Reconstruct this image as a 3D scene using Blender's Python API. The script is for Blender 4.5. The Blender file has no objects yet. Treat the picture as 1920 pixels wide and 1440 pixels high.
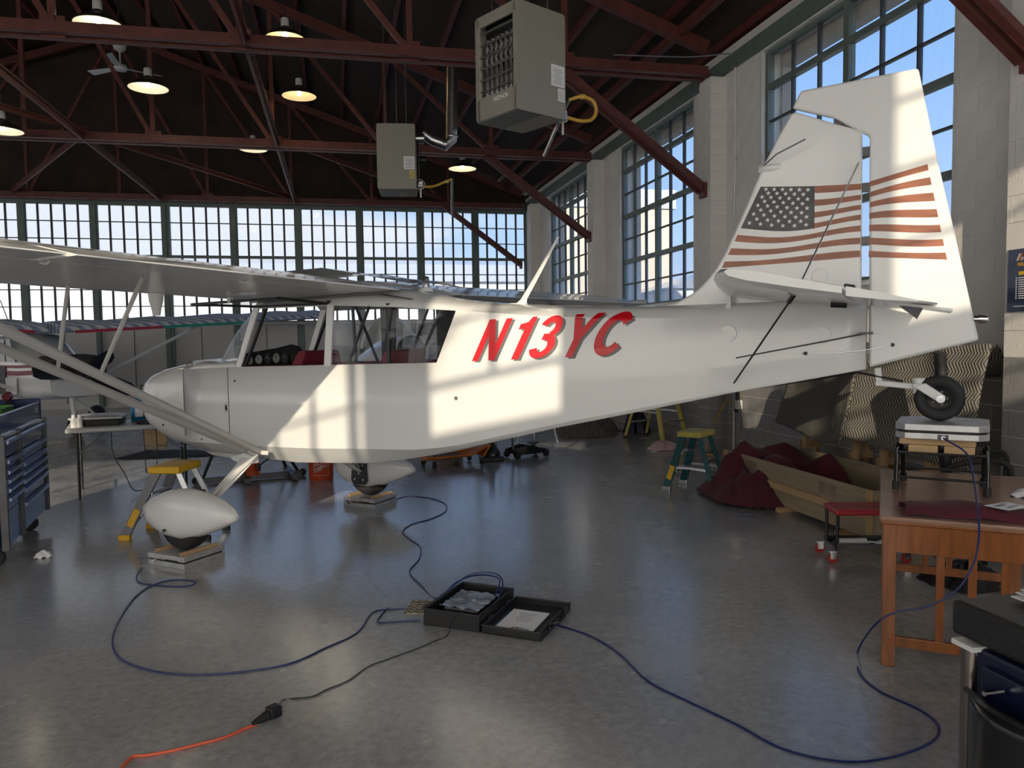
import bpy, bmesh, math, random
from mathutils import Vector, Matrix, Euler
random.seed(7)
PI = math.pi
scene = bpy.context.scene
COL = scene.collection

# ------------------------------------------------------------------ camera
CAM_H = 1.6
YAW, PITCH, ROLL, FPX = math.radians(12.77), math.radians(3.447), math.radians(0.809), 1440.0
_f = Vector((math.sin(YAW) * math.cos(PITCH), math.cos(YAW) * math.cos(PITCH), -math.sin(PITCH)))
_r0 = Vector((math.cos(YAW), -math.sin(YAW), 0))
_d0 = _f.cross(_r0)
CR = math.cos(ROLL) * _r0 + math.sin(ROLL) * _d0
CD = -math.sin(ROLL) * _r0 + math.cos(ROLL) * _d0
CF = _f
cam_data = bpy.data.cameras.new('camera')
cam_data.sensor_width = 36.0
cam_data.lens = FPX * 36.0 / 1920.0
cam_data.clip_start = 0.05
cam_data.clip_end = 500
cam = bpy.data.objects.new('camera', cam_data)
COL.objects.link(cam)
up = -CD
cam.matrix_world = Matrix(((CR.x, up.x, -CF.x, 0), (CR.y, up.y, -CF.y, 0), (CR.z, up.z, -CF.z, CAM_H), (0, 0, 0, 1)))
scene.camera = cam

# ------------------------------------------------------------------ view, world, sun
scene.view_settings.view_transform = 'Standard'
scene.view_settings.look = 'None'
scene.view_settings.exposure = 1.08
scene.view_settings.gamma = 1.0
scene.view_settings.use_curve_mapping = False

world = bpy.data.worlds.new('sky')
scene.world = world
world.use_nodes = True
wn, wl = world.node_tree.nodes, world.node_tree.links
wn.clear()
wo = wn.new('ShaderNodeOutputWorld')
bg = wn.new('ShaderNodeBackground')
wl.new(bg.outputs[0], wo.inputs[0])
tc = wn.new('ShaderNodeTexCoord')
sep = wn.new('ShaderNodeSeparateXYZ')
wl.new(tc.outputs['Generated'], sep.inputs[0])
ramp = wn.new('ShaderNodeValToRGB')
wl.new(sep.outputs['Z'], ramp.inputs[0])
e = ramp.color_ramp.elements
e[0].position = 0.0; e[0].color = (0.48, 0.53, 0.62, 1)
e[1].position = 0.12; e[1].color = (0.31, 0.45, 0.67, 1)
x = e.new(0.32); x.color = (0.19, 0.345, 0.63, 1)
x = e.new(0.9); x.color = (0.13, 0.28, 0.60, 1)
mp = wn.new('ShaderNodeMapping')
mp.inputs['Scale'].default_value = (1.6, 1.6, 5.0)
mp.inputs['Location'].default_value = (3.1, 1.7, 0.4)
wl.new(tc.outputs['Generated'], mp.inputs[0])
nz = wn.new('ShaderNodeTexNoise')
nz.inputs['Scale'].default_value = 2.0
nz.inputs['Detail'].default_value = 6
nz.inputs['Roughness'].default_value = 0.55
wl.new(mp.outputs[0], nz.inputs['Vector'])
# clouds hang thicker towards the west and low over the horizon
m1 = wn.new('ShaderNodeMath'); m1.operation = 'MULTIPLY'; m1.inputs[1].default_value = -1.0
wl.new(sep.outputs['X'], m1.inputs[0])
m2 = wn.new('ShaderNodeMath'); m2.operation = 'MULTIPLY'; m2.inputs[1].default_value = -1.9
wl.new(sep.outputs['Z'], m2.inputs[0])
m3 = wn.new('ShaderNodeMath'); m3.operation = 'ADD'
wl.new(m1.outputs[0], m3.inputs[0]); wl.new(m2.outputs[0], m3.inputs[1])
m4 = wn.new('ShaderNodeMath'); m4.operation = 'ADD'
wl.new(m3.outputs[0], m4.inputs[0]); wl.new(nz.outputs['Fac'], m4.inputs[1])
mr = wn.new('ShaderNodeMapRange'); mr.interpolation_type = 'SMOOTHSTEP'
mr.inputs['From Min'].default_value = 0.02; mr.inputs['From Max'].default_value = 0.30
wl.new(m4.outputs[0], mr.inputs['Value'])
mix = wn.new('ShaderNodeMixRGB')
mix.inputs[2].default_value = (0.55, 0.575, 0.635, 1)
wl.new(mr.outputs[0], mix.inputs[0]); wl.new(ramp.outputs[0], mix.inputs[1])
wl.new(mix.outputs[0], bg.inputs[0])
bg.inputs[1].default_value = 0.80

SUN_B = math.radians(19.5)
SUN_D = Vector((math.sin(SUN_B), math.cos(SUN_B), -0.34)).normalized()
sun_data = bpy.data.lights.new('sun', 'SUN')
sun_data.energy = 4.1
sun_data.color = (1.0, 0.90, 0.74)
sun_data.angle = math.radians(0.53)
sun = bpy.data.objects.new('sun', sun_data)
sun.rotation_euler = SUN_D.to_track_quat('-Z', 'Y').to_euler()
sun.location = (-6, -20, 12)
COL.objects.link(sun)

# ------------------------------------------------------------------ photo pixel -> ray -> surface
CAMP = Vector((0, 0, CAM_H))
def ray(px, py):
    return (px - 960) * CR + (py - 720) * CD + FPX * CF
def G(px, py, z=0.0):            # on the level plane z
    d = ray(px, py); return CAMP + d * ((z - CAM_H) / d.z)
def WX(px, py, x):               # on the plane X = x
    d = ray(px, py); return CAMP + d * (x / d.x)
def WY(px, py, y):               # on the plane Y = y
    d = ray(px, py); return CAMP + d * (y / d.y)
def AT(px, py, dist):            # at a horizontal distance
    d = ray(px, py); return CAMP + d * (dist / math.hypot(d.x, d.y))

# ------------------------------------------------------------------ materials
MATS = {}
def mat(name, col, rough=0.5, metal=0.0, var=0.0, vscale=6.0, bump=0.0, bscale=40.0, spec=0.5, coat=0.0, col2=None, sheen=0.0, stretch=None):
    if name in MATS: return MATS[name]
    m = bpy.data.materials.new(name); m.use_nodes = True
    n, l = m.node_tree.nodes, m.node_tree.links
    b = n['Principled BSDF']
    b.inputs['Roughness'].default_value = rough
    b.inputs['Metallic'].default_value = metal
    b.inputs['Specular IOR Level'].default_value = spec
    b.inputs['Coat Weight'].default_value = coat
    b.inputs['Coat Roughness'].default_value = 0.05
    if sheen: b.inputs['Sheen Weight'].default_value = sheen
    t = n.new('ShaderNodeTexCoord')
    src = t.outputs['Object']
    if stretch:
        k = n.new('ShaderNodeMapping'); k.inputs['Scale'].default_value = stretch
        l.new(src, k.inputs[0]); src = k.outputs[0]
    nt = n.new('ShaderNodeTexNoise')
    nt.inputs['Scale'].default_value = vscale; nt.inputs['Detail'].default_value = 5
    l.new(src, nt.inputs['Vector'])
    r = n.new('ShaderNodeValToRGB')
    c = col if len(col) == 4 else (*col, 1)
    if col2 is None:
        lo = tuple(max(0, v * (1 - var)) for v in c[:3]) + (1,)
        hi = tuple(min(1, v * (1 + var)) for v in c[:3]) + (1,)
    else:
        lo, hi = c, (*col2, 1)
    r.color_ramp.elements[0].position = 0.3; r.color_ramp.elements[0].color = lo
    r.color_ramp.elements[1].position = 0.7; r.color_ramp.elements[1].color = hi
    l.new(nt.outputs['Fac'], r.inputs[0]); l.new(r.outputs[0], b.inputs['Base Color'])
    if bump:
        bt = n.new('ShaderNodeTexNoise'); bt.inputs['Scale'].default_value = bscale; bt.inputs['Detail'].default_value = 3
        l.new(src, bt.inputs['Vector'])
        bp = n.new('ShaderNodeBump'); bp.inputs['Strength'].default_value = bump; bp.inputs['Distance'].default_value = 0.01
        l.new(bt.outputs['Fac'], bp.inputs['Height']); l.new(bp.outputs[0], b.inputs['Normal'])
    MATS[name] = m
    return m

def glass(name, tint=(0.95, 0.97, 0.98), gloss=0.08, frost=0.0, frost_col=(0.9, 0.92, 0.95)):
    """thin pane: clear transmission, a little mirror, some frost or grime that scatters the light"""
    if name in MATS: return MATS[name]
    m = bpy.data.materials.new(name); m.use_nodes = True
    n, l = m.node_tree.nodes, m.node_tree.links
    n.clear()
    o = n.new('ShaderNodeOutputMaterial')
    t = n.new('ShaderNodeBsdfTransparent'); t.inputs[0].default_value = (*tint, 1)
    g = n.new('ShaderNodeBsdfGlossy'); g.inputs['Roughness'].default_value = 0.03
    a = n.new('ShaderNodeMixShader'); a.inputs[0].default_value = gloss
    lw = n.new('ShaderNodeLayerWeight'); lw.inputs[0].default_value = 0.5      # same on both faces of the pane
    pw = n.new('ShaderNodeMath'); pw.operation = 'POWER'; pw.inputs[1].default_value = 4.0
    ma = n.new('ShaderNodeMath'); ma.operation = 'MULTIPLY_ADD'; ma.inputs[1].default_value = 0.35; ma.inputs[2].default_value = gloss * 0.4
    l.new(lw.outputs['Facing'], pw.inputs[0]); l.new(pw.outputs[0], ma.inputs[0]); l.new(ma.outputs[0], a.inputs[0])
    l.new(t.outputs[0], a.inputs[1]); l.new(g.outputs[0], a.inputs[2])
    last = a
    if frost > 0:
        tr = n.new('ShaderNodeBsdfTranslucent'); tr.inputs[0].default_value = (*frost_col, 1)
        tx = n.new('ShaderNodeTexCoord'); nn = n.new('ShaderNodeTexNoise'); nn.inputs['Scale'].default_value = 3.0
        mp = n.new('ShaderNodeMapping'); mp.inputs['Scale'].default_value = (6, 6, 1.2)
        l.new(tx.outputs['Object'], mp.inputs[0]); l.new(mp.outputs[0], nn.inputs['Vector'])
        rg = n.new('ShaderNodeMapRange'); rg.inputs['To Min'].default_value = max(0, frost - 0.1) if frost < 1 else 1; rg.inputs['To Max'].default_value = min(1, frost + 0.1)
        l.new(nn.outputs['Fac'], rg.inputs['Value'])
        mx = n.new('ShaderNodeMixShader'); l.new(rg.outputs[0], mx.inputs[0])
        l.new(a.outputs[0], mx.inputs[1]); l.new(tr.outputs[0], mx.inputs[2]); last = mx
    l.new(last.outputs[0], o.inputs[0])
    MATS[name] = m
    return m

def emit(name, col, s):
    if name in MATS: return MATS[name]
    m = bpy.data.materials.new(name); m.use_nodes = True
    b = m.node_tree.nodes['Principled BSDF']
    b.inputs['Base Color'].default_value = (*col, 1)
    b.inputs['Emission Color'].default_value = (*col, 1)
    b.inputs['Emission Strength'].default_value = s
    MATS[name] = m
    return m

# ------------------------------------------------------------------ mesh builder
class MB:
    def __init__(s): s.v = []; s.f = []; s.M = Matrix()
    def add(s, verts, faces):
        b = len(s.v)
        s.v += [tuple(s.M @ Vector(p)) for p in verts]
        s.f += [tuple(i + b for i in f) for f in faces]
        return s
    def box(s, c, d, rz=0.0, R=None):
        hx, hy, hz = d[0] / 2, d[1] / 2, d[2] / 2
        m = R if R is not None else Matrix.Rotation(rz, 3, 'Z')
        c = Vector(c)
        vs = [c + m @ Vector((a * hx, b * hy, g * hz)) for a in (-1, 1) for b in (-1, 1) for g in (-1, 1)]
        return s.add(vs, [(0, 1, 3, 2), (4, 6, 7, 5), (0, 4, 5, 1), (2, 3, 7, 6), (0, 2, 6, 4), (1, 5, 7, 3)])
    def bar(s, p0, p1, w, h, upv=(0, 0, 1)):
        p0, p1 = Vector(p0), Vector(p1); d = p1 - p0; L = d.length; d.normalize()
        u = Vector(upv)
        if abs(d.dot(u)) > 0.98: u = Vector((1, 0, 0))
        a = d.cross(u).normalized(); b = a.cross(d).normalized()
        R = Matrix((a, d, b)).transposed()
        return s.box((p0 + p1) / 2, (w, L, h), R=R)
    def tube(s, pts, r, n=8, closed=False, flat=1.0, upv=None):
        P = [Vector(p) for p in pts]; N = len(P)
        rs = r if isinstance(r, (list, tuple)) else [r] * N
        T = []
        for i in range(N):
            if closed: t = P[(i + 1) % N] - P[i - 1]
            else: t = P[min(i + 1, N - 1)] - P[max(i - 1, 0)]
            T.append(t.normalized())
        u = Vector(upv) if upv else (Vector((0, 0, 1)) if abs(T[0].z) < 0.9 else Vector((1, 0, 0)))
        vs = []
        for i in range(N):
            u = (u - T[i] * u.dot(T[i])).normalized(); w = T[i].cross(u)
            for k in range(n):
                a = 2 * PI * k / n
                vs.append(P[i] + (u * math.cos(a) * flat + w * math.sin(a)) * rs[i])
        fs = []
        for i in range(N if closed else N - 1):
            j = (i + 1) % N
            for k in range(n):
                q = (k + 1) % n
                fs.append((i * n + k, i * n + q, j * n + q, j * n + k))
        if not closed:
            fs.append(tuple(range(n - 1, -1, -1))); fs.append(tuple((N - 1) * n + k for k in range(n)))
        return s.add(vs, fs)
    def cyl(s, p0, p1, r, n=16, r2=None):
        return s.tube([p0, p1], [r, r if r2 is None else r2], n)
    def lathe(s, prof, n=24, o=(0, 0, 0), R=None, cap=True):
        R = R if R is not None else Matrix.Identity(3); o = Vector(o)
        vs = []; fs = []
        for (r, z) in prof:
            for k in range(n):
                a = 2 * PI * k / n
                vs.append(o + R @ Vector((r * math.cos(a), r * math.sin(a), z)))
        for i in range(len(prof) - 1):
            for k in range(n):
                q = (k + 1) % n
                fs.append((i * n + k, i * n + q, (i + 1) * n + q, (i + 1) * n + k))
        if cap:
            if prof[0][0] > 1e-5: fs.append(tuple(range(n - 1, -1, -1)))
            if prof[-1][0] > 1e-5: fs.append(tuple((len(prof) - 1) * n + k for k in range(n)))
        return s.add(vs, fs)
    def prism(s, poly, vec):         # 3D polygon extruded along vec
        v = Vector(vec); n = len(poly)
        vs = [Vector(p) for p in poly] + [Vector(p) + v for p in poly]
        fs = [tuple(range(n - 1, -1, -1)), tuple(range(n, 2 * n))]
        fs += [(i, (i + 1) % n, n + (i + 1) % n, n + i) for i in range(n)]
        return s.add(vs, fs)
    def face(s, poly): return s.add(poly, [tuple(range(len(poly)))])
    def loft(s, rings, closed=True, cap=True):
        n = len(rings[0]); vs = [p for r in rings for p in r]; fs = []
        for i in range(len(rings) - 1):
            for k in range(n if closed else n - 1):
                q = (k + 1) % n
                fs.append((i * n + k, i * n + q, (i + 1) * n + q, (i + 1) * n + k))
        if cap and closed:
            fs.append(tuple(range(n - 1, -1, -1))); fs.append(tuple((len(rings) - 1) * n + k for k in range(n)))
        return s.add(vs, fs)
    def grid(s, fn, nu, nv):
        vs = [fn(i / nu, j / nv) for i in range(nu + 1) for j in range(nv + 1)]
        fs = [(i * (nv + 1) + j, (i + 1) * (nv + 1) + j, (i + 1) * (nv + 1) + j + 1, i * (nv + 1) + j + 1) for i in range(nu) for j in range(nv)]
        return s.add(vs, fs)
    def mesh(s, name, fix=True):
        me = bpy.data.meshes.new(name)
        me.from_pydata(s.v, [], s.f)
        if fix:
            bm = bmesh.new(); bm.from_mesh(me)
            bmesh.ops.remove_doubles(bm, verts=bm.verts, dist=1e-5)
            bmesh.ops.recalc_face_normals(bm, faces=bm.faces)
            bm.to_mesh(me); bm.free()
        me.update()
        return me
    def build(s, name, m, parent=None, smooth=False, bev=0.0, seg=2, solid=0.0, subs=0, ang=40, loc=None, label=None):
        me = s.mesh(name)
        if smooth:
            me.polygons.foreach_set('use_smooth', [True] * len(me.polygons))
            me.set_sharp_from_angle(angle=math.radians(ang))
        return place(name, me, m, parent, bev, seg, solid, subs, loc, label)

def place(name, me, m, parent=None, bev=0.0, seg=2, solid=0.0, subs=0, loc=None, label=None):
    o = bpy.data.objects.new(name, me)
    if m and not me.materials: me.materials.append(MATS[m] if isinstance(m, str) else m)
    COL.objects.link(o)
    if parent: o.parent = parent
    if loc is not None: o.location = loc
    if solid:
        k = o.modifiers.new('thick', 'SOLIDIFY'); k.thickness = solid; k.offset = 0
    if bev:
        k = o.modifiers.new('bevel', 'BEVEL'); k.width = bev; k.segments = seg; k.limit_method = 'ANGLE'; k.angle_limit = math.radians(35)
    if subs:
        k = o.modifiers.new('subd', 'SUBSURF'); k.levels = subs; k.render_levels = subs
    if label: o['label'] = label
    return o

def tag(o, label, cat, group=None):
    o['label'] = label; o['category'] = cat
    if group: o['group'] = group
    return o
def thing(name, label, cat, loc=(0, 0, 0), rz=0.0, group=None, rot=None):
    o = bpy.data.objects.new(name, None)
    o.empty_display_size = 0.1
    COL.objects.link(o)
    o.location = loc; o.rotation_euler = rot if rot else (0, 0, rz)
    return tag(o, label, cat, group)
def struct(o): o['kind'] = 'structure'; return o
def dup(root, loc=None, rz=None, label=None, group=None):
    def cp(o, par):
        c = o.copy(); COL.objects.link(c); c.parent = par
        for ch in o.children: cp(ch, c)
        return c
    r = cp(root, None)
    if loc is not None: r.location = loc
    if rz is not None: r.rotation_euler = (0, 0, rz)
    if label: r['label'] = label
    if group: r['group'] = group
    return r
def spline(pts, per=8, closed=False):
    P = [Vector(p) for p in pts]; n = len(P); out = []
    for i in range(n if closed else n - 1):
        p1, p2 = P[i], P[(i + 1) % n]
        p0 = P[i - 1] if (i > 0 or closed) else p1 * 2 - p2
        p3 = P[(i + 2) % n] if (i + 2 < n or closed) else p2 * 2 - p1
        for k in range(per):
            t = k / per
            out.append(0.5 * ((2 * p1) + (p2 - p0) * t + (2 * p0 - 5 * p1 + 4 * p2 - p3) * t * t + (3 * p1 - p0 - 3 * p2 + p3) * t ** 3))
    if not closed: out.append(P[-1])
    return out
def lerpt(tab, x):
    if x <= tab[0][0]: return tab[0][1]
    for (a, b), (c, d) in zip(tab, tab[1:]):
        if x <= c: return b + (d - b) * (x - a) / (c - a)
    return tab[-1][1]
def text_mesh(txt, size, bold=0.0, shear=0.0, align='LEFT'):
    cu = bpy.data.curves.new('lettering', 'FONT'); cu.body = txt; cu.size = size; cu.offset = bold; cu.shear = shear
    cu.align_x = align; cu.resolution_u = 3
    ob = bpy.data.objects.new('lettering', cu); COL.objects.link(ob)
    dg = bpy.context.evaluated_depsgraph_get(); dg.update()
    me = bpy.data.meshes.new_from_object(ob.evaluated_get(dg))
    bpy.data.objects.remove(ob); bpy.data.curves.remove(cu)
    return me
def text(name, txt, size, m, parent, origin, xdir, ydir, bold=0.0, shear=0.0, align='LEFT'):
    """flat lettering laid on a surface: xdir = reading direction, ydir = up of the letters"""
    me = text_mesh(txt, size, bold, shear, align)
    xv, yv = Vector(xdir).normalized(), Vector(ydir).normalized(); zv = xv.cross(yv)
    R = Matrix((xv, yv, zv)).transposed().to_4x4(); R.translation = Vector(origin)
    me.transform(R); me.name = name; me.materials.clear()
    return place(name, me, m, parent)
# ------------------------------------------------------------------ palette
def lin(r, g, b):
    f = lambda c: (c / 255 / 12.92) if c / 255 <= 0.04045 else ((c / 255 + 0.055) / 1.055) ** 2.4
    return (f(r), f(g), f(b))
mat('plane_white', (0.80, 0.80, 0.78), 0.22, var=0.015, vscale=2, coat=0.3)
mat('white_metal', (0.72, 0.72, 0.70), 0.3, var=0.03)
mat('steel_red', (0.13, 0.036, 0.028), 0.5, var=0.25, vscale=9)
mat('roof_wood', (0.045, 0.028, 0.019), 0.8, var=0.3, vscale=3, stretch=(1, 8, 1))
mat('green_steel', (0.15, 0.195, 0.175), 0.5, var=0.12)
mat('muntin', (0.060, 0.068, 0.066), 0.5, var=0.2)
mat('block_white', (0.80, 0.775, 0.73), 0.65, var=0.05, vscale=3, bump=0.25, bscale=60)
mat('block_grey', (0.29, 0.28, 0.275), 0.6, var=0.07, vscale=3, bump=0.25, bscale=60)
mat('mortar_white', (0.76, 0.735, 0.69), 0.8, var=0.05)
mat('panel_metal', (0.60, 0.58, 0.545), 0.45, var=0.06, vscale=2)
mat('black', (0.012, 0.012, 0.013), 0.45, var=0.2)
mat('black_gloss', (0.010, 0.010, 0.011), 0.18, var=0.2)
mat('rubber', (0.016, 0.016, 0.017), 0.7, var=0.25, bump=0.1, bscale=90)
mat('chrome', (0.75, 0.75, 0.76), 0.18, 1.0, var=0.04)
mat('alu', (0.62, 0.62, 0.63), 0.35, 1.0, var=0.06, vscale=12)
mat('galv', (0.50, 0.51, 0.52), 0.28, 1.0, var=0.15, vscale=20)
mat('dark_steel', (0.10, 0.10, 0.105), 0.4, 0.8, var=0.2)
mat('white_paper', (0.82, 0.82, 0.82), 0.7, var=0.02)
mat('ink', (0.03, 0.03, 0.035), 0.7)
mat('red_paint', lin(214, 22, 34), 0.3, var=0.03)
mat('shadow_grey', (0.17, 0.165, 0.16), 0.4, var=0.03)
mat('strut_grey', (0.46, 0.45, 0.43), 0.35, var=0.04)
mat('maroon', (0.085, 0.010, 0.020), 0.9, var=0.25, vscale=5, bump=0.25, bscale=120, sheen=0.06)
mat('seat_red', (0.20, 0.012, 0.03), 0.6, var=0.15)
mat('wood', (0.50, 0.33, 0.16), 0.6, var=0.18, vscale=4, stretch=(14, 14, 1.2))
mat('wood_x', (0.47, 0.31, 0.155), 0.6, var=0.18, vscale=4, stretch=(1.2, 14, 14))
mat('plywood', (0.40, 0.30, 0.185), 0.65, var=0.16, vscale=3, stretch=(1.0, 8, 8))
mat('table_wood', (0.26, 0.088, 0.026), 0.3, var=0.25, vscale=4, stretch=(10, 10, 1), coat=0.25)
mat('table_top', (0.33, 0.19, 0.125), 0.28, var=0.12, vscale=4, stretch=(1, 10, 10), coat=0.3)
mat('yellow', (0.72, 0.42, 0.02), 0.45, var=0.1)
mat('yellow_pale', (0.62, 0.52, 0.12), 0.5, var=0.12)
mat('ladder_green', (0.012, 0.085, 0.095), 0.45, var=0.15)
mat('ladder_grey', (0.20, 0.20, 0.215), 0.45, var=0.1)
mat('tool_blue', (0.013, 0.035, 0.15), 0.22, var=0.1, coat=0.4)
mat('tool_navy', (0.006, 0.010, 0.035), 0.3, var=0.1)
mat('orange', (0.62, 0.16, 0.015), 0.45, var=0.1)
mat('jack_orange', (0.62, 0.09, 0.015), 0.45, var=0.1)
mat('bucket_orange', (0.66, 0.075, 0.015), 0.4, var=0.05)
mat('cable_blue', (0.010, 0.024, 0.13), 0.35, var=0.1)
mat('cord_orange', (0.80, 0.13, 0.05), 0.45, var=0.06)
mat('cord_black', (0.02, 0.02, 0.02), 0.45)
mat('heater', (0.30, 0.285, 0.24), 0.38, var=0.03)
mat('heater_dark', (0.14, 0.135, 0.125), 0.45, var=0.05)
mat('gas_yellow', (0.62, 0.36, 0.05), 0.4, var=0.08)
mat('cardboard', (0.47, 0.32, 0.18), 0.8, var=0.08)
mat('bottle_blue', (0.01, 0.20, 0.42), 0.3, var=0.05)
mat('plastic_white', (0.72, 0.72, 0.70), 0.4, var=0.03)
mat('lamp_green', (0.030, 0.030, 0.022), 0.4, var=0.1)
mat('pink_rag', (0.72, 0.52, 0.52), 0.9, var=0.2, vscale=20)
mat('tan_wall', (0.52, 0.46, 0.36), 0.8, var=0.08, vscale=1.5, stretch=(4, 4, 0.4))
mat('grey_wall', (0.42, 0.44, 0.47), 0.7, var=0.08)
mat('teal', (0.02, 0.33, 0.25), 0.5, var=0.08)
mat('crimson', (0.42, 0.03, 0.07), 0.5, var=0.08)
mat('stripe_red', (0.25, 0.012, 0.035), 0.4, var=0.05)
glass('pane_clear', (0.95, 0.97, 0.98), 0.05, 0.06)
glass('pane_hazy', (0.95, 0.96, 0.98), 0.05, 0.30)
glass('pane_frosted_fill', (0.0, 0.0, 0.0), 0.02, 1.0, (0.95, 0.95, 0.94))  # glowing panes added out of view to fill the hall with soft light
glass('pane_sun', (0.42, 0.405, 0.375), 0.02, 0.0)  # tinted down to weaken the sun patches
glass('plexi', (0.965, 0.97, 0.97), 0.06, 0.0)

# polished concrete
def make_floor_mat():
    m = bpy.data.materials.new('polished_concrete'); m.use_nodes = True
    n, l = m.node_tree.nodes, m.node_tree.links
    b = n['Principled BSDF']
    t = n.new('ShaderNodeTexCoord')
    a = n.new('ShaderNodeTexNoise'); a.inputs['Scale'].default_value = 0.9; a.inputs['Detail'].default_value = 8; a.inputs['Roughness'].default_value = 0.62
    l.new(t.outputs['Object'], a.inputs['Vector'])
    r = n.new('ShaderNodeValToRGB')
    r.color_ramp.elements[0].position = 0.3; r.color_ramp.elements[0].color = (0.30, 0.298, 0.296, 1)
    r.color_ramp.elements[1].position = 0.72; r.color_ramp.elements[1].color = (0.43, 0.426, 0.42, 1)
    l.new(a.outputs['Fac'], r.inputs[0])
    f = n.new('ShaderNodeTexNoise'); f.inputs['Scale'].default_value = 22; f.inputs['Detail'].default_value = 6; f.inputs['Roughness'].default_value = 0.7
    l.new(t.outputs['Object'], f.inputs['Vector'])
    fr = n.new('ShaderNodeMapRange'); fr.inputs['From Min'].default_value = 0.35; fr.inputs['From Max'].default_value = 0.75; fr.inputs['To Min'].default_value = 0.8; fr.inputs['To Max'].default_value = 1.3
    l.new(f.outputs['Fac'], fr.inputs['Value'])
    mu = n.new('ShaderNodeMixRGB'); mu.blend_type = 'MULTIPLY'; mu.inputs[0].default_value = 1
    l.new(r.outputs[0], mu.inputs[1]); l.new(fr.outputs[0], mu.inputs[2])
    # dark drips and pale scuffs
    v = n.new('ShaderNodeTexVoronoi'); v.inputs['Scale'].default_value = 1.5
    l.new(t.outputs['Object'], v.inputs['Vector'])
    vr = n.new('ShaderNodeMapRange'); vr.inputs['From Min'].default_value = 0.012; vr.inputs['From Max'].default_value = 0.02; vr.inputs['To Min'].default_value = 0.25; vr.inputs['To Max'].default_value = 1
    l.new(v.outputs['Distance'], vr.inputs['Value'])
    mv = n.new('ShaderNodeMixRGB'); mv.blend_type = 'MULTIPLY'; mv.inputs[0].default_value = 1
    l.new(mu.outputs[0], mv.inputs[1]); l.new(vr.outputs[0], mv.inputs[2])
    l.new(mv.outputs[0], b.inputs['Base Color'])
    g = n.new('ShaderNodeMapRange'); g.inputs['To Min'].default_value = 0.16; g.inputs['To Max'].default_value = 0.36
    l.new(a.outputs['Fac'], g.inputs['Value']); l.new(g.outputs[0], b.inputs['Roughness'])
    b.inputs['Specular IOR Level'].default_value = 0.55
    b.inputs['Coat Weight'].default_value = 0.5; b.inputs['Coat Roughness'].default_value = 0.15
    bp = n.new('ShaderNodeBump'); bp.inputs['Strength'].default_value = 0.06; bp.inputs['Distance'].default_value = 0.02
    b2 = n.new('ShaderNodeTexNoise'); b2.inputs['Scale'].default_value = 6; b2.inputs['Detail'].default_value = 4
    l.new(t.outputs['Object'], b2.inputs['Vector']); l.new(b2.outputs['Fac'], bp.inputs['Height']); l.new(bp.outputs[0], b.inputs['Normal'])
    MATS['concrete'] = m
make_floor_mat()

XW, XL, YB, YR = 5.17, -15.2, 20.8, -3.0
ZW0, ZW1 = 2.12, 5.05

# ------------------------------------------------------------------ floor with sawn joints
def sawn(lo, hi, cuts, w=0.007):
    out = [lo]
    for c in cuts: out += [c - w / 2, c + w / 2]
    return out + [hi]
fx = sawn(XL - .3, XW + .3, [-9.8, -6.2]); fy = sawn(YR - .3, YB + .3, [9.15, 13.4, 17.2])
b = MB()
isj = lambda i: i % 2 == 1
for i in range(len(fx) - 1):
    for j in range(len(fy) - 1):
        g = isj(i) or isj(j); z = -0.012 if g else 0.0
        b.add([(fx[i], fy[j], z), (fx[i + 1], fy[j], z), (fx[i + 1], fy[j + 1], z), (fx[i], fy[j + 1], z)], [(0, 1, 2, 3)])
b.box(((XL + XW) / 2, (YB + YR) / 2, -0.16), (XW - XL + .6, YB - YR + .6, 0.28))
struct(b.build('floor', 'concrete'))

# ------------------------------------------------------------------ windows
def window(name, O, U, cols, rows, pm, thickcols=(), thickrows=(), fm='green_steel', mm='muntin', frame=0.05, mw=0.022, N=(0, 0, 0)):
    """O corner, U horizontal unit vector, cols/rows = list of edge positions along U and Z; each pane is its own piece"""
    U = Vector(U); Z = Vector((0, 0, 1)); O = Vector(O)
    w = bpy.data.objects.new(name, None); COL.objects.link(w); w.location = O; struct(w)
    b = MB(); W, H0, H1 = cols[-1], rows[0], rows[-1]
    bars = MB()
    for k, c in enumerate(cols):
        edge = k in (0, len(cols) - 1)
        t = frame if edge else (0.085 if k in thickcols else mw)
        (b if edge or k in thickcols else bars).bar(U * c + Z * H0, U * c + Z * H1, t, 0.05 if t == mw else 0.085)
    for k, r in enumerate(rows):
        edge = k in (0, len(rows) - 1)
        t = frame if edge else (0.07 if k in thickrows else mw)
        (b if edge or k in thickrows else bars).bar(Z * r, Z * r + U * W, 0.045 if t == mw else 0.08, t)
    b.build('frame', fm, w); bars.build('muntins', mm, w)
    cache = {}
    Nn = U.cross(Z)
    for i in range(len(cols) - 1):
        for j in range(len(rows) - 1):
            cw, rh = cols[i + 1] - cols[i], rows[j + 1] - rows[j]
            key = (round(cw, 3), round(rh, 3), pm(i, j))
            if key not in cache:
                q = MB(); q.face([-U * cw / 2 - Z * rh / 2, U * cw / 2 - Z * rh / 2, U * cw / 2 + Z * rh / 2, -U * cw / 2 + Z * rh / 2])
                me = q.mesh('pane'); me.materials.append(MATS[key[2]]); cache[key] = me
            place('pane', cache[key], None, w, loc=U * (cols[i] + cw / 2) + Z * (rows[j] + rh / 2))
    return w
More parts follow.
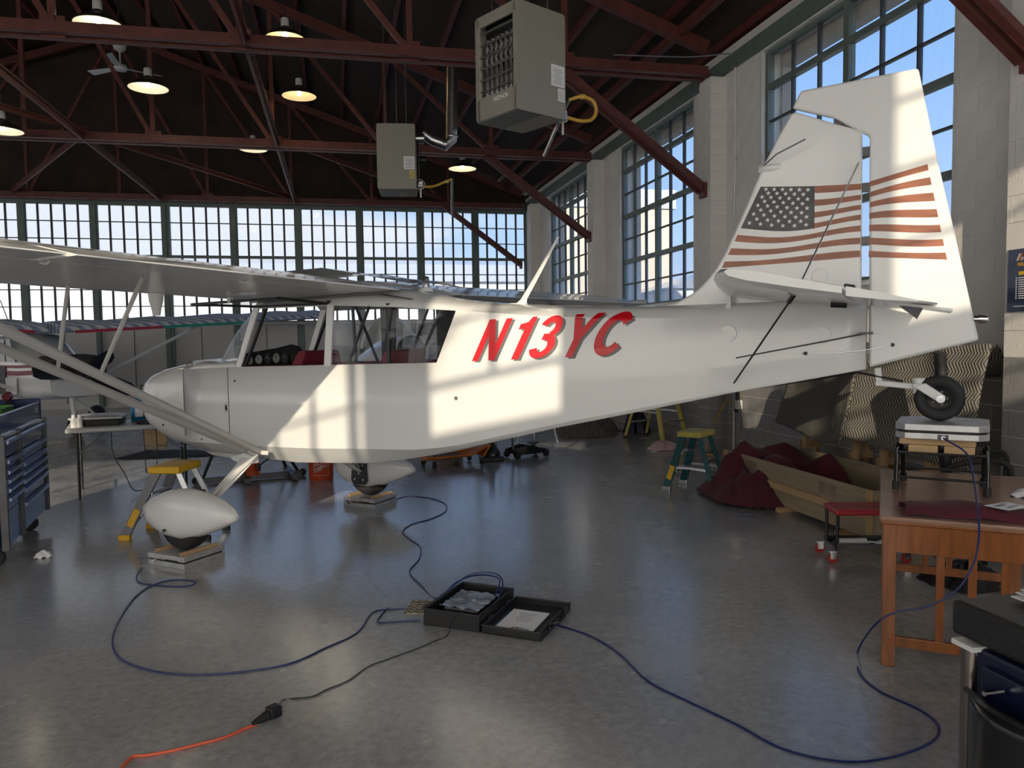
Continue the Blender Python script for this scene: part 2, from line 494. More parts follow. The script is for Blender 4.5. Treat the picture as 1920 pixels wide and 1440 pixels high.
# back wall: nine-and-more steel sashes over sheet-metal doors
px_posts = [-7.3, -5.72, -4.08, -2.48, -0.9, 0.66, 2.25, 3.74, 5.20]
sash = [(-13.62, -12.04), (-12.04, -10.46), (-10.46, -8.88), (-8.88, -7.3)] + list(zip(px_posts, px_posts[1:]))
rowsB = [2.10, 2.51, 2.92, 3.33, 3.745, 4.165, 4.585, 5.01]
for k, (a, c) in enumerate(sash):
    w = c - a; m0 = 0.055
    cols = [m0 + (w - 2 * m0) * i / 5 for i in range(6)]
    wd = window('window_%d' % (k + 1), (a, YB - 0.02, 0), (1, 0, 0), [x - m0 for x in cols] if False else cols, rowsB,
           lambda i, j: 'pane_hazy' if j < 4 else 'pane_clear', thickrows=(4,), frame=0.05)
posts = MB()
for k, x in enumerate([-13.62, -12.04, -10.46, -8.88] + px_posts):
    wide = 0.20 if k in (6, 10) else (0.15 if k % 2 == 0 else 0.10)
    q = MB(); q.box((x, YB - 0.02, 2.62), (wide, 0.13, 5.2))
    if wide > 0.18: q.box((x, YB - 0.10, 2.62), (0.035, 0.05, 5.2))
    struct(q.build('trim_%d' % (k + 1), 'green_steel'))
q = MB(); q.box(((XL + XW) / 2, YB - 0.03, 5.15), (XW - XL, 0.20, 0.22)); q.box(((XL + XW) / 2, YB - 0.06, 5.045), (XW - XL, 0.10, 0.05))
struct(q.build('trim_20', 'green_steel'))
q = MB(); q.box(((XL + XW) / 2, YB - 0.03, 2.06), (XW - XL, 0.12, 0.07))
struct(q.build('trim_21', 'panel_metal'))
# wall body of the back: sheet doors below, boarded gable above
wb = MB(); wb.box(((XL + XW) / 2, YB + 0.12, 1.02), (XW - XL + .6, 0.10, 2.04))
wb.prism([(XL - .3, YB + .05, 5.2), (XW + .4, YB + .05, 5.2), (XW + .4, YB + .05, 5.35), (-5.0, YB + .05, 9.15), (XL - .3, YB + .05, 5.4)], (0, 0.12, 0))
wall_back = struct(wb.build('wall_back', 'roof_wood'))
me = {}
x = XL
pw = 0.79
q = MB(); q.box((0, 0, 0), (pw - 0.012, 0.03, 1.98)); q.box((pw / 2 - .03, -0.025, 0), (0.035, 0.03, 1.98)); pm_ = q.mesh('sheet_panel')
pm_.materials.append(MATS['panel_metal'])
k = 0
while x < XW - 0.3:
    place('sheet_panel', pm_, None, wall_back, loc=(x + pw / 2, YB + 0.05, 1.03)); x += pw
q = MB(); q.box(((XL + XW) / 2, YB + 0.02, 0.06), (XW - XL, 0.05, 0.12)); q.build('bottom_rail', 'panel_metal', wall_back)

# ------------------------------------------------------------------ right wall: painted concrete block with pilasters
WT = 0.28
winY = [(-2.45, 0.60), (0.78, 3.84), (5.64, 8.72), (10.53, 13.60), (15.36, 18.40)]
PIL = [(4.46, 4.86), (9.56, 9.89), (14.40, 14.75), (19.32, 19.66)]
wr = MB(); x0 = XW + 0.0005
def wbox(y0, y1, z0, z1, x_=None):
    x_ = x0 if x_ is None else x_
    wr.box(((x_ + XW + WT) / 2, (y0 + y1) / 2, (z0 + z1) / 2), (XW + WT - x_, y1 - y0, z1 - z0))
wbox(YR, YB + .2, -0.02, ZW0); wbox(YR, YB + .2, ZW1, 5.40)
edges = [YR] + [v for ab in winY for v in ab] + [YB + .2]
strips = list(zip(edges[0::2], edges[1::2]))
for a, c in strips: wbox(a, c, ZW0, ZW1)
XP = 4.93
for a, c in PIL: wr.box(((XP + 0.0005 + XW + .1) / 2, (a + .006 + c) / 2, 2.5), (XW + .1 - XP - 0.006, c - a - 0.012, 5.06))
wall_right = struct(wr.build('wall_right', 'mortar_white'))
blk = {}
nb = 0
rest = {'block_white': MB(), 'block_grey': MB()}
def block(cx, cy, cz, sx, sy, sz, individual):
    global nb
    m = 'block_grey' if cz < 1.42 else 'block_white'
    if individual and nb < 296:
        key = (round(sx, 3), round(sy, 3), round(sz, 3), m)
        if key not in blk:
            q = MB(); q.box((0, 0, 0), (sx, sy, sz)); mm_ = q.mesh('block'); mm_.materials.append(MATS[m]); blk[key] = mm_
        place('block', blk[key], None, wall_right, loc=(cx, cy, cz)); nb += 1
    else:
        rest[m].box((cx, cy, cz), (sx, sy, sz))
def courses(y0, y1, z0, z1, xf, indiv, depth=0.012, j=0.003):
    z = 0.0; c = 0
    while z < z1 - 0.02:
        za, zb_ = max(z, z0), min(z + 0.2, z1)
        if zb_ - za > 0.03:
            off = 0.0 if c % 2 == 0 else -0.2
            y = math.floor(y0 / 0.4) * 0.4 + off - 0.4
            while y < y1:
                ya, yb = max(y, y0), min(y + 0.4, y1)
                if yb - ya > 0.03:
                    block(xf + depth / 2, (ya + yb) / 2, (za + zb_) / 2, depth, yb - ya - 2 * j, zb_ - za - 2 * j, indiv)
                y += 0.4
        z += 0.2; c += 1
def facing(x0_, x1_, yf, indiv, z1=5.02, depth=0.012, j=0.003):
    z = 0.0
    while z < z1 - 0.02:
        zb_ = min(z + 0.2, z1)
        block((x0_ + x1_) / 2, yf + depth / 2, (z + zb_) / 2, x1_ - x0_ - 2 * j, depth, zb_ - z - 2 * j, indiv)
        z += 0.2
courses(4.86, 5.64, 0.0, 5.04, XW - .0025, True); courses(4.46, 4.86, 0, 5.02, XP - .0025, True)
courses(8.72, 9.56, 0.6, 5.04, XW - .0025, True); facing(XP, XW, 9.56 - .0025, True); courses(9.56, 9.89, 0.0, 5.02, XP - .0025, True); courses(9.89, 10.53, 2.12, 5.04, XW - .0025, True)
courses(5.64, 8.72, 0.8, 2.1, XW - .0025, True)
facing(XP, XW, 4.46 - .0025, False); courses(9.89, 10.53, 0, 2.12, XW - .0025, False); courses(5.64, 8.72, 0.0, 0.8, XW - .0025, False); courses(8.72, 9.56, 0, 0.6, XW - .0025, False)
courses(3.84, 4.46, 0, 5.04, XW - .0025, False); courses(10.53, YB, 0, 2.1, XW - .0025, False)
for a, c in ((13.60, 14.40), (14.75, 15.36), (18.40, 19.32), (19.66, YB)): courses(a, c, 2.12, 5.04, XW - .0025, False)
for a, c in PIL[2:]:
    courses(a, c, 0, 5.02, XP - .0025, False); facing(XP, XW, a - .0025, False)
courses(YR, 3.84, 0, 2.1, XW - .0025, False)
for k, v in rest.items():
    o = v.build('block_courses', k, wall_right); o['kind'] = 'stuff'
# window reveals outside the glass, header and sills
trim_n = 22
for k, (a, c) in enumerate(winY):
    q = MB()
    for yy in (a, c): q.box((XW + 0.02, yy, (ZW0 + ZW1) / 2), (0.05, 0.04, ZW1 - ZW0))
    q.box((XW + 0.03, (a + c) / 2, ZW0 - .02), (0.16, c - a, 0.05))
    struct(q.build('trim_%d' % trim_n, 'white_metal')); trim_n += 1
    w = c - a
    cols = [0.04 + (w - .08) * i / 6 for i in range(7)]
    rows = [ZW0 + .02 + (ZW1 - ZW0 - .04) * i / 7 for i in range(8)]
    window('window_%d' % (20 + k), (XW + 0.10, a, 0), (0, 1, 0), cols, rows, lambda i, j: 'pane_clear' if j > 1 else 'pane_hazy', thickcols=(3,), thickrows=(2, 4, 6), fm='green_steel')
q = MB(); q.box((XW + .02, (YR + YB) / 2, 5.17), (0.12, YB - YR, 0.20)); struct(q.build('trim_%d' % trim_n, 'green_steel')); trim_n += 1
# deep block reveals seen through the panes (outer leaf of the wall)
q = MB()
for a, c in winY:
    q.box((XW + 0.34, a - .02 + .01, (ZW0 + ZW1) / 2), (0.14, 0.10, ZW1 - ZW0)); q.box((XW + 0.34, c + .02 - .01, (ZW0 + ZW1) / 2), (0.14, 0.10, ZW1 - ZW0))
    q.box((XW + .34, (a + c) / 2, ZW1 - .06), (0.16, c - a, 0.22))
struct(q.build('trim_%d' % trim_n, 'tan_wall')); trim_n += 1

# ------------------------------------------------------------------ left wall and the end wall behind the photographer
q = MB(); q.box((XL - .14, (YR + YB) / 2, .45), (0.28, YB - YR + .6, .9)); q.box((XL - .14, (YR + YB) / 2, 5.25), (0.28, YB - YR + .6, 0.35))
yy = [YR - .3] + [v for k in range(5) for v in (YR + .4 + k * 4.75, YR + 4.7 + k * 4.75)] + [YB + .3]
for a, c in zip(yy[0::2], yy[1::2]): q.box((XL - .14, (a + c) / 2, 3.0), (0.28, c - a, 4.3))
struct(q.build('wall_left', 'block_white'))
for k in range(5):
    a = YR + .4 + k * 4.75
    window('window_%d' % (30 + k), (XL - .1, a, 0), (0, 1, 0), [0.03 + 4.24 * i / 6 for i in range(7)], [.9 + 4.2 * i / 6 for i in range(7)], lambda i, j: 'pane_frosted_fill', thickcols=(3,))  # unseen frosted bays, added and enlarged for fill from the left
q = MB()
q.box(((XL + XW) / 2, YR - .1, .42), (XW - XL + .8, 0.2, .84)); q.box((XW - .1, YR - .1, 1.4), (0.9, .2, 1.5)); q.box((XL + .5, YR - .1, 1.4), (1.2, .2, 1.5))
for poly in ([(XL - .3, 5.2), (.56, 5.2), (.56, 7.19), (-5.0, 9.15), (XL - .3, 5.4)], [(.56, 5.66), (3.72, 5.66), (3.72, 6.08), (.56, 7.19)], [(3.72, 5.2), (XW + .4, 5.2), (XW + .4, 5.42), (3.72, 6.08)], [(.56, 3.88), (1.15, 3.88), (1.15, 4.07), (.56, 4.07)]):
    q.prism([(a, YR - .2, c) for a, c in poly], (0, .2, 0))
q.box((XW - .1, YR - .1, 3.6), (0.9, .2, 3.2)); q.box((XL + .5, YR - .1, 3.6), (1.2, .2, 3.2))
q.box((-2.66, YR - .1, 4.6), (0.50, .2, 1.4)); 
struct(q.build('wall_rear', 'block_white'))  # openings and piers invented, laid out to shape the sun patches
# upper lights: tinted ones shape the sun patches, frosted ones are added for fill
def upper(k, a, c, ncol, clear, rows):
    window('window_%d' % k, (a, YR - .1, 0), (1, 0, 0), [(c - a) * i / ncol for i in range(ncol + 1)], rows, lambda i, j: 'pane_sun' if clear else 'pane_frosted_fill', frame=0.03)
RC = [3.90, 4.30, 4.72, 5.14, 5.2]
RF = [3.90, 4.56, 5.2]
upper(40, -14.0, -8.55, 6, False, RF); upper(41, -8.55, -6.8, 3, True, [3.94, 4.30, 4.72, 5.10]); upper(42, -6.8, -4.6, 3, False, RF)
upper(43, -4.6, -3.045, 4, True, RC); upper(49, -3.045, -2.91, 1, True, RC)
upper(44, -2.41, -1.34, 1, True, [3.94, 4.30]); upper(51, -2.41, -1.34, 2, True, [4.30, 4.72, 5.14, 5.2]); upper(45, -1.34, 0.575, 3, False, RF)
upper(46, 0.575, 1.15, 1, True, [4.08, 4.55, 4.95, 5.33, 5.65]); upper(52, 1.15, 3.7, 4, True, [3.72, 4.15, 4.55, 4.95, 5.33, 5.65]); upper(47, 3.7, 4.7, 2, False, RF)
window('window_48', (-14.0, YR - .1, 0), (1, 0, 0), [18.7 * i / 14 for i in range(15)], [.85, 1.45, 2.1, 2.7, 3.3, 3.88], lambda i, j: 'pane_frosted_fill', thickrows=(2, 5))  # unseen frosted band added for soft fill from behind
q = MB(); q.box((-3.045, YR - .1, 4.55), (0.075, 0.1, 1.3)); struct(q.build('trim_%d' % trim_n, 'green_steel')); trim_n += 1  # unseen post added to part the sun patches

# ------------------------------------------------------------------ roof
RZ = lambda x: 5.42 + (5.6 - x) * 0.352 if x > -5 else 5.42 + (x + 15.6) * 0.352
q = MB()
q.prism([(5.9, YR - .5, RZ(5.9)), (-5.0, YR - .5, RZ(-5.0)), (-15.9, YR - .5, RZ(-15.9)), (-15.9, YR - .5, RZ(-15.9) + .12), (-5.0, YR - .5, RZ(-5.0) + .12), (5.9, YR - .5, RZ(5.9) + .12)], (0, YB - YR + 1.0, 0))
ceiling = struct(q.build('ceiling', 'roof_wood'))
for i in range(13):
    for sgn in (1, -1):
        xx = -5.0 + sgn * (0.35 + i * 0.82)
        if abs(xx + 5) > 10.2: continue
        q = MB(); q.box((xx, (YR + YB) / 2, RZ(xx) - .055), (0.07, YB - YR, 0.11)); q.build('purlin', 'steel_red', ceiling)
# ------------------------------------------------------------------ trusses
TY = [(4.66, 'dark red steel roof truss nearest the poster pilaster, its knee brace on that pilaster'), (9.73, 'dark red steel roof truss whose bottom chord passes behind the larger heater'),
      (14.58, 'dark red steel roof truss between the smaller heater and the far window wall'), (20.35, 'dark red steel roof truss standing directly over the far window header')]
for ty, lab in TY:
    t = thing('roof_truss', lab, 'truss', (0, ty, 5.0), group='steel roof trusses')
    zc = 0.12
    q = MB()
    for dy in (-0.055, 0.055):
        q.box(((XL + 4.95) / 2, dy, zc), (4.95 - XL, 0.012, 0.15)); q.box(((XL + 4.95) / 2, dy * 1.9, zc - .07), (4.95 - XL, 0.09, 0.012))
    q.build('bottom_chord', 'steel_red', t)
    for a, c in ((4.95, -5.0), (-5.0, XL)):
        q = MB(); q.bar((a, 0, RZ(a) - 5.0 - .20), (c, 0, RZ(c) - 5.0 - .20), 0.12, 0.16); q.build('top_chord', 'steel_red', t)
    pts = [4.95 - 1.99 * k for k in range(11)]
    for k, xx in enumerate(pts[1:-1], 1):
        top = RZ(xx) - 5.0 - .22
        q = MB(); q.bar((xx, 0, zc), (xx, 0, top), 0.07, 0.07); q.build('web_post', 'steel_red', t)
        nx = pts[k + 1] if xx > -5 + .1 else pts[k - 1]
        if abs(xx + 5) < .1: continue
        q = MB(); q.bar((xx, 0, zc), (nx, 0, RZ(nx) - 5.0 - .22), 0.06, 0.07); q.build('web_diagonal', 'steel_red', t)
        q = MB(); q.box((xx, 0, zc + .03), (0.26, 0.02, 0.24)); q.build('gusset_plate', 'steel_red', t)
    q = MB()
    for dy in (-.04, .04): q.bar((4.90, dy, -1.42), (2.85, dy, 0.08), 0.012, 0.13); q.bar((4.88, dy * 1.9, -1.47), (2.83, dy * 1.9, 0.03), 0.07, 0.012)
    q.build('knee_brace', 'steel_red', t)
    q = MB(); q.box((4.905, 0, -1.44), (0.05, 0.16, 0.20)); q.build('bracket', 'steel_red', t)
# braces that tie the bottom chords together along the hall
def brace(p0, p1, w, lab, m='steel_red'):
    o = thing('roof_brace', lab, 'brace', p0, group='chord braces'); q = MB()
    d = Vector(p1) - Vector(p0)
    q.bar((0, 0, 0), d, w, w * .3); q.bar((0, 0, -w / 2), d + Vector((0, 0, -w / 2)), w * .3, w)
    q.build('angle_bar', m, o)
brace((-0.95, 4.7, 5.14), (-0.95, 20.3, 5.14), 0.10, 'long red angle brace running under the chords right of the ceiling fan')
brace((-4.1, 4.7, 5.14), (-4.1, 20.3, 5.14), 0.10, 'long red angle brace meeting the diagonal braces at one chord joint')
brace((-4.1, 14.6, 5.22), (-0.95, 20.3, 5.22), 0.08, 'diagonal red brace from the chord joint towards the tall antenna side')
brace((-4.1, 14.6, 5.22), (-7.3, 20.3, 5.22), 0.08, 'diagonal red brace from the chord joint towards the parked red striped plane')
brace((-4.1, 14.6, 5.26), (-7.2, 9.8, 5.26), 0.08, 'diagonal red brace between two chords above the blue tool chest')
brace((-0.95, 14.6, 5.26), (2.9, 20.3, 5.26), 0.08, 'diagonal red brace behind the smaller heater')
q = MB(); q.bar((4.55, YR, 5.62), (4.55, YB, 5.62), 0.09, 0.12); q.build('eave_strut', 'steel_red', ceiling)
# ------------------------------------------------------------------ the white high-wing tailwheel aeroplane, levelled on three scales
PANG = math.radians(49)
PMID = Vector((-0.466, 6.813, 0.0))
PA = Vector((math.sin(PANG), -math.cos(PANG), 0))            # aft
PLANE = thing('light_aircraft', 'white high-wing tailwheel aeroplane with red registration letters and flag on its tail, weighed on scales', 'aeroplane', PMID, PANG - PI / 2)
def PL(s, off, z):               # plane frame (aft, towards the near side, up) -> local coordinates
    return Vector((s, -off, z))
# section tables along the fuselage
T_w = [(-.75, .385), (0, .40), (1.5, .40), (2.0, .375), (2.5, .33), (3.0, .275), (3.5, .20), (4.0, .115), (4.3, .065), (4.53, .030)]
T_zb = [(-.75, .66), (-.13, .65), (.4, .63), (1.11, .67), (1.46, .72), (1.88, .80), (2.31, .91), (2.71, 1.01), (3.26, 1.13), (3.82, 1.255), (4.21, 1.33), (4.53, 1.395)]
T_zc = [(-.75, .75), (0, .76), (.6, .77), (1.22, .80), (1.7, .82), (1.97, .86), (2.31, .94), (2.71, 1.035), (3.26, 1.15), (3.82, 1.27), (4.21, 1.345), (4.53, 1.405)]
T_b1 = [(-.75, .26), (0, .27), (1.4, .28), (2.0, .32), (2.5, .30), (3.0, .255), (3.5, .185), (4.0, .105), (4.3, .058), (4.53, .027)]
T_zs = [(-.75, 1.37), (-.1, 1.395), (.85, 1.415), (1.84, 1.435), (2.5, 1.47), (3.2, 1.53), (4.0, 1.60), (4.53, 1.64)]
T_zw = [(0, 1.86), (.93, 1.86), (1.5, 1.83), (2.0, 1.79), (2.5, 1.745), (3.0, 1.715), (3.5, 1.705), (4.0, 1.715), (4.53, 1.735)]
T_ww = [(0, .392), (1.5, .385), (2.0, .355), (2.5, .30), (3.0, .245), (3.5, .175), (4.0, .10), (4.3, .055), (4.53, .027)]
T_zt = [(0, 2.00), (1.31, 2.005), (1.5, 1.96), (1.74, 1.90), (1.97, 1.865), (2.28, 1.835), (2.61, 1.815), (2.81, 1.805), (3.18, 1.79), (3.6, 1.79), (4.53, 1.80)]
def side_off(s, z):
    zs, zw, zc = lerpt(T_zs, s), lerpt(T_zw, s), lerpt(T_zc, s)
    w, ww = lerpt(T_w, s), lerpt(T_ww, s)
    if z <= zs: return w
    if z <= zw: return w + (ww - w) * (z - zs) / (zw - zs)
    zt = lerpt(T_zt, s); k = min(1, (z - zw) / max(1e-4, zt - zw))
    return ww * (1 - 0.45 * k)
fb = MB()
ST = [-.75, -.5, -.25, -.08, .15, .4, .65, .87, 1.11, 1.3, 1.46, 1.65, 1.84] + [2.0 + .14 * i for i in range(18)] + [4.53]
for sg in (1, -1):
    rings = []
    for s in ST:
        zb, zc, zs = lerpt(T_zb, s), lerpt(T_zc, s), lerpt(T_zs, s)
        w, b1 = lerpt(T_w, s), lerpt(T_b1, s)
        rings.append([PL(s, 0, zb - .004), PL(s, sg * b1, zb), PL(s, sg * (b1 + w) / 2, (zb + zc) / 2 - .004), PL(s, sg * w, zc), PL(s, sg * w, (zc + zs) / 2), PL(s, sg * w, zs)])
    fb.loft(rings, closed=False, cap=False)
    # upper aft shell, its front edge raked along the rear window
    rings = []
    U = [1.84] + [2.0 + .14 * i for i in range(18)] + [4.53]
    for i, s in enumerate(U):
        zs = lerpt(T_zs, s)
        sw = s + (0.15 if i == 0 else 0.155 * max(0, 1 - i / 5))
        w, ww, zw, zt = lerpt(T_w, s), lerpt(T_ww, sw), lerpt(T_zw, sw), lerpt(T_zt, sw)
        t1 = PL(sw, sg * ww * .80, zw + (zt - zw) * .55); t2 = PL(sw, sg * ww * .45, zw + (zt - zw) * .9)
        rings.append([PL(s, sg * w, zs), PL(s + (sw - s) * .5, sg * (w + ww) / 2, (zs + zw) / 2), PL(sw, sg * ww, zw), t1, t2, PL(sw, 0, zt)])
    fb.loft(rings, closed=False, cap=False)
    # roof rail between the window tops and the wing
    rings = []
    for s in [.10, .4, .7, .9, 1.2, 1.5, 1.75, 1.99]:
        ww, zw, zt = lerpt(T_ww, s), lerpt(T_zw, s), lerpt(T_zt, s)
        rings.append([PL(s, sg * ww, zw), PL(s, sg * ww * .80, zw + (zt - zw) * .55), PL(s, sg * ww * .45, zw + (zt - zw) * .9), PL(s, 0, zt)])
    fb.loft(rings, closed=False, cap=False)
    # deck ahead of the windscreen
    rings = []
    for s in [-.75, -.6, -.45, -.3, -.10]:
        zs, w = lerpt(T_zs, s), lerpt(T_w, s); zt = 1.445
        rings.append([PL(s, sg * w, zs), PL(s, sg * w * .93, zs + .03), PL(s, sg * w * .7, zt - .008), PL(s, 0, zt + .005)])
    fb.loft(rings, closed=False, cap=False)
    # window posts in the skin
    y = .40
    def post(poly): fb.prism([PL(a, sg * o, z) for a, o, z in poly], PL(0, -sg * .012, 0))
    post([(-.10, .402, 1.395), (-.05, .402, 1.395), (.17, .394, 1.87), (.11, .394, 1.87)])
    post([(.835, .402, 1.41), (.895, .402, 1.41), (.935, .394, 1.87), (.875, .394, 1.87)])
fus = fb.build('fuselage', 'plane_white', PLANE, smooth=True, ang=28, solid=0.006)

# cowling: superelliptic sections drawn in towards the nose bowl
cb = MB(); rings = []
for s, w, z0, z1 in ((-.752, .386, .655, 1.44), (-1.0, .378, .685, 1.41), (-1.2, .36, .74, 1.375), (-1.34, .335, .80, 1.335), (-1.44, .295, .86, 1.285), (-1.495, .24, .92, 1.225), (-1.515, .17, .98, 1.17), (-1.52, .09, 1.03, 1.12)):
    ring = []
    for k in range(32):
        a = 2 * PI * k / 32; ex = 2 / 3.4
        ca, sa = math.cos(a), math.sin(a)
        ring.append(PL(s, w * math.copysign(abs(ca) ** ex, ca), (z0 + z1) / 2 + (z1 - z0) / 2 * math.copysign(abs(sa) ** ex, sa)))
    rings.append(ring)
cb.loft(rings)
cowl = cb.build('cowling', 'plane_white', PLANE, smooth=True, ang=50)
q = MB(); q.cyl(PL(-1.52, 0, 1.075), PL(-1.60, 0, 1.075), .055, 20); q.cyl(PL(-1.60, 0, 1.075), PL(-1.615, 0, 1.075), .085, 20); q.build('propeller_flange', 'dark_steel', cowl, smooth=True)
for o in (-.2, .2): q = MB(); q.box(PL(-1.475, o, 1.18), (.06, .13, .075)); q.build('air_inlet', 'black', cowl, bev=.01)
q = MB(); q.tube([PL(-.755, o, z) for o, z in ((.388, .80), (.389, 1.0), (.389, 1.2), (.385, 1.36), (.33, 1.425), (.1, 1.447))], .004, 6); q.build('cowl_seam', 'shadow_grey', cowl)
for s, z in ((-.95, 1.02), (-.80, .985), (-.80, 1.02), (-.82, .95), (-.70, .90), (-1.05, .88), (-.55, .78), (-.62, .86)):
    q = MB(); q.cyl(PL(s, .384 - max(0, -s - .75) * .03, z), PL(s, .392 - max(0, -s - .75) * .03, z), .009, 10)
    q.build('cowl_fastener', 'dark_steel', cowl)
q = MB(); q.tube([PL(-.20, .403, z) for z in (.74, 1.0, 1.2, 1.39)], .003, 6); q.build('door_seam', 'shadow_grey', fus)
q = MB(); q.lathe([(.0, .012), (.03, .012), (.036, .006), (.038, 0)], 20, PL(-.235, .402, 1.06), Matrix.Rotation(PI / 2, 3, 'X')); q.build('fuel_drain_boss', 'plane_white', fus, smooth=True)
q = MB(); q.lathe([(.0, .006), (.026, .005)], 16, PL(-.215, .412, 1.06), Matrix.Rotation(PI / 2, 3, 'X') @ Matrix.Diagonal((.55, 1, 1))); q.build('vent_hole', 'black', fus)
q = MB(); q.cyl(PL(1.99, .377, 1.19), PL(1.99, .382, 1.19), .014, 14); q.build('inspection_plug', 'shadow_grey', fus)
q = MB(); q.cyl(PL(-.12, .40, 1.28), PL(-.12, .406, 1.28), .009, 10); q.build('door_screw', 'dark_steel', fus)
# belly exhaust scoop under the nose
q = MB(); q.loft([[PL(s, o * k, .66 - d * h) for o, h in ((-.17, 0), (-.15, 1), (.15, 1), (.17, 0))] for s, k, d in ((-.95, .7, .01), (-.7, 1, .06), (-.35, 1, .07), (-.1, .8, .0))]); q.build('belly_scoop', 'plane_white', PLANE, smooth=True)

# cabin lining, floor, bulkheads
q = MB()
for sg in (1, -1):
    q.loft([[PL(s, sg * (lerpt(T_w, s) - .02), lerpt(T_zc, s) + .02), PL(s, sg * (lerpt(T_w, s) - .02), lerpt(T_zs, s) - .03)] for s in (-.1, .4, .87, 1.3, 1.84, 2.1)], closed=False)
q.loft([[PL(s, o, lerpt(T_zc, s) + .02) for o in (-.37, .37)] for s in (-.6, .87, 2.1)], closed=False)
q.build('cabin_lining', 'black', PLANE)
mat('dark_red_trim', (0.10, 0.010, 0.02), 0.6)
q = MB()
for sg in (1, -1):
    q.loft([[PL(s, sg * (lerpt(T_w, s) - .03), lerpt(T_zs, s) - .06), PL(s, sg * (lerpt(T_w, s) - .022), lerpt(T_zs, s) + .006), PL(s, sg * (lerpt(T_w, s) - .005), lerpt(T_zs, s) + .008)] for s in (-.06, .4, .87, 1.3, 1.82)], closed=False)
q.build('sill_trim', 'dark_red_trim', PLANE)
q = MB(); q.prism([PL(2.02, o, z) for o, z in ((-.35, .9), (.35, .9), (.34, 1.42), (.30, 1.46), (-.30, 1.46), (-.34, 1.42))], (0.02, 0, 0)); q.build('baggage_bulkhead', 'black', PLANE)
# headliner over the cabin
q = MB(); q.loft([[PL(s, o, lerpt(T_zt, s) - .05) for o in (-.36, 0, .36)] for s in (.12, .6, 1.2, 1.6)], closed=False); q.build('headliner', 'dark_steel', PLANE, solid=.004)

# instrument panel facing aft
ip = MB(); ip.prism([PL(-.07, o, z) for o, z in ((-.375, 1.13), (.375, 1.13), (.375, 1.50), (.25, 1.515), (0, 1.54), (-.18, 1.57), (-.27, 1.55), (-.375, 1.46))], (0.03, 0, 0))
panel = ip.build('instrument_panel', 'black', PLANE, bev=.008)
RYp = Matrix.Rotation(PI / 2, 3, 'Y')
for i, (o, z, r, c) in enumerate(((.32, 1.445, .036, 1), (.225, 1.45, .04, 0), (.128, 1.452, .038, 2), (.03, 1.455, .042, 0), (-.07, 1.455, .038, 2), (.31, 1.345, .026, 1), (.12, 1.345, .024, 0), (.02, 1.345, .026, 2), (-.06, 1.345, .026, 2))):
    q = MB(); q.lathe([(r * 1.15, 0), (r * 1.15, .014), (r, .014), (r, .008), (0, .008)], 20, PL(-.04, o, z), RYp); g_ = q.build('gauge', 'dark_steel', panel, smooth=True)
    mat('dial_%d' % c, [(0.45, 0.44, 0.41), (0.30, 0.29, 0.27), (0.05, 0.05, 0.055)][c], 0.4)
    q = MB(); q.lathe([(r * .92, 0), (r * .92, .002), (0, .002)], 18, PL(-.031, o, z), RYp); q.build('dial', 'dial_%d' % c, g_)
    q = MB(); q.bar(PL(-.027, o, z), PL(-.027, o + r * .4, z + r * .55), .006, .003); q.build('needle', 'white_paper' if c == 2 else 'ink', g_)
q = MB(); q.box(PL(-.035, .215, 1.335), (.012, .10, .03)); q.build('radio_face', 'plastic_white', panel)
q = MB(); q.box(PL(-.035, -.22, 1.40), (.02, .18, .16)); q.build('radio_stack', 'black_gloss', panel)
# seats
def seat(name, s, zt):
    o = MB()
    ring = []
    for z, t in ((.95, .10), (1.1, .11), (zt - .1, .10), (zt - .02, .085), (zt, .04)):
        wd = .235 if z < zt - .03 else .20
        ring.append([PL(s + (z - .95) * .22 + a * t, b_ * wd, z) for a, b_ in ((-.5, -1), (.5, -1), (.62, 0), (.5, 1), (-.5, 1), (-.62, 0))])
    o.loft(ring)
    p = o.build(name, 'seat_red', PLANE, smooth=True, ang=70)
    c = MB(); c.box(PL(s - .22, 0, .98), (.46, .46, .12)); c.build('seat_cushion', 'seat_red', p, bev=.04)
seat('front_seat', .30, 1.52); seat('rear_seat', 1.17, 1.52)
# steel tube frame seen through the glass
def ftube(pts, r=.011, nm='frame_tube'):
    q = MB(); q.tube([PL(*p) for p in pts], r, 8); q.build(nm, 'black', PLANE, smooth=True)
for sg in (1, -1):
    ftube([(1.26, sg * .375, 1.85), (1.05, sg * .38, 1.42)]); ftube([(1.86, sg * .35, 1.80), (1.68, sg * .37, 1.44)])
    ftube([(1.42, sg * .365, 1.86), (1.42, sg * .375, 1.0)], .016)
    ftube([(.23, sg * .365, 1.88), (-.02, sg * .375, 1.40)], .014); ftube([(.87, sg * .37, 1.9), (.85, sg * .375, 1.0)], .014)
ftube([(.70, -.10, 1.95), (.72, -.12, 1.30)], .013); ftube([(.70, -.10, 1.95), (.80, -.33, 1.35)], .012); ftube([(.16, -.36, 1.93), (.16, .36, 1.93)], .013); ftube([(.9, -.36, 1.94), (.9, .36, 1.94)], .013)
q = MB()   # blackened door posts on the far side with rounded corners
for s0, s1 in ((.80, .93), (1.36, 1.50)): q.prism([PL(s0, -.37, 1.42), PL(s1, -.37, 1.42), PL(s1 + .03, -.36, 1.86), PL(s0 + .0, -.36, 1.86)], PL(0, .03, 0))
q.build('far_door_frame', 'black', PLANE, bev=.01)
q = MB(); q.tube(spline([PL(.05, .05, 1.0), PL(.08, .05, 1.2), PL(.15, .05, 1.32)], 4), .012, 8); q.build('control_stick', 'black', PLANE, smooth=True)
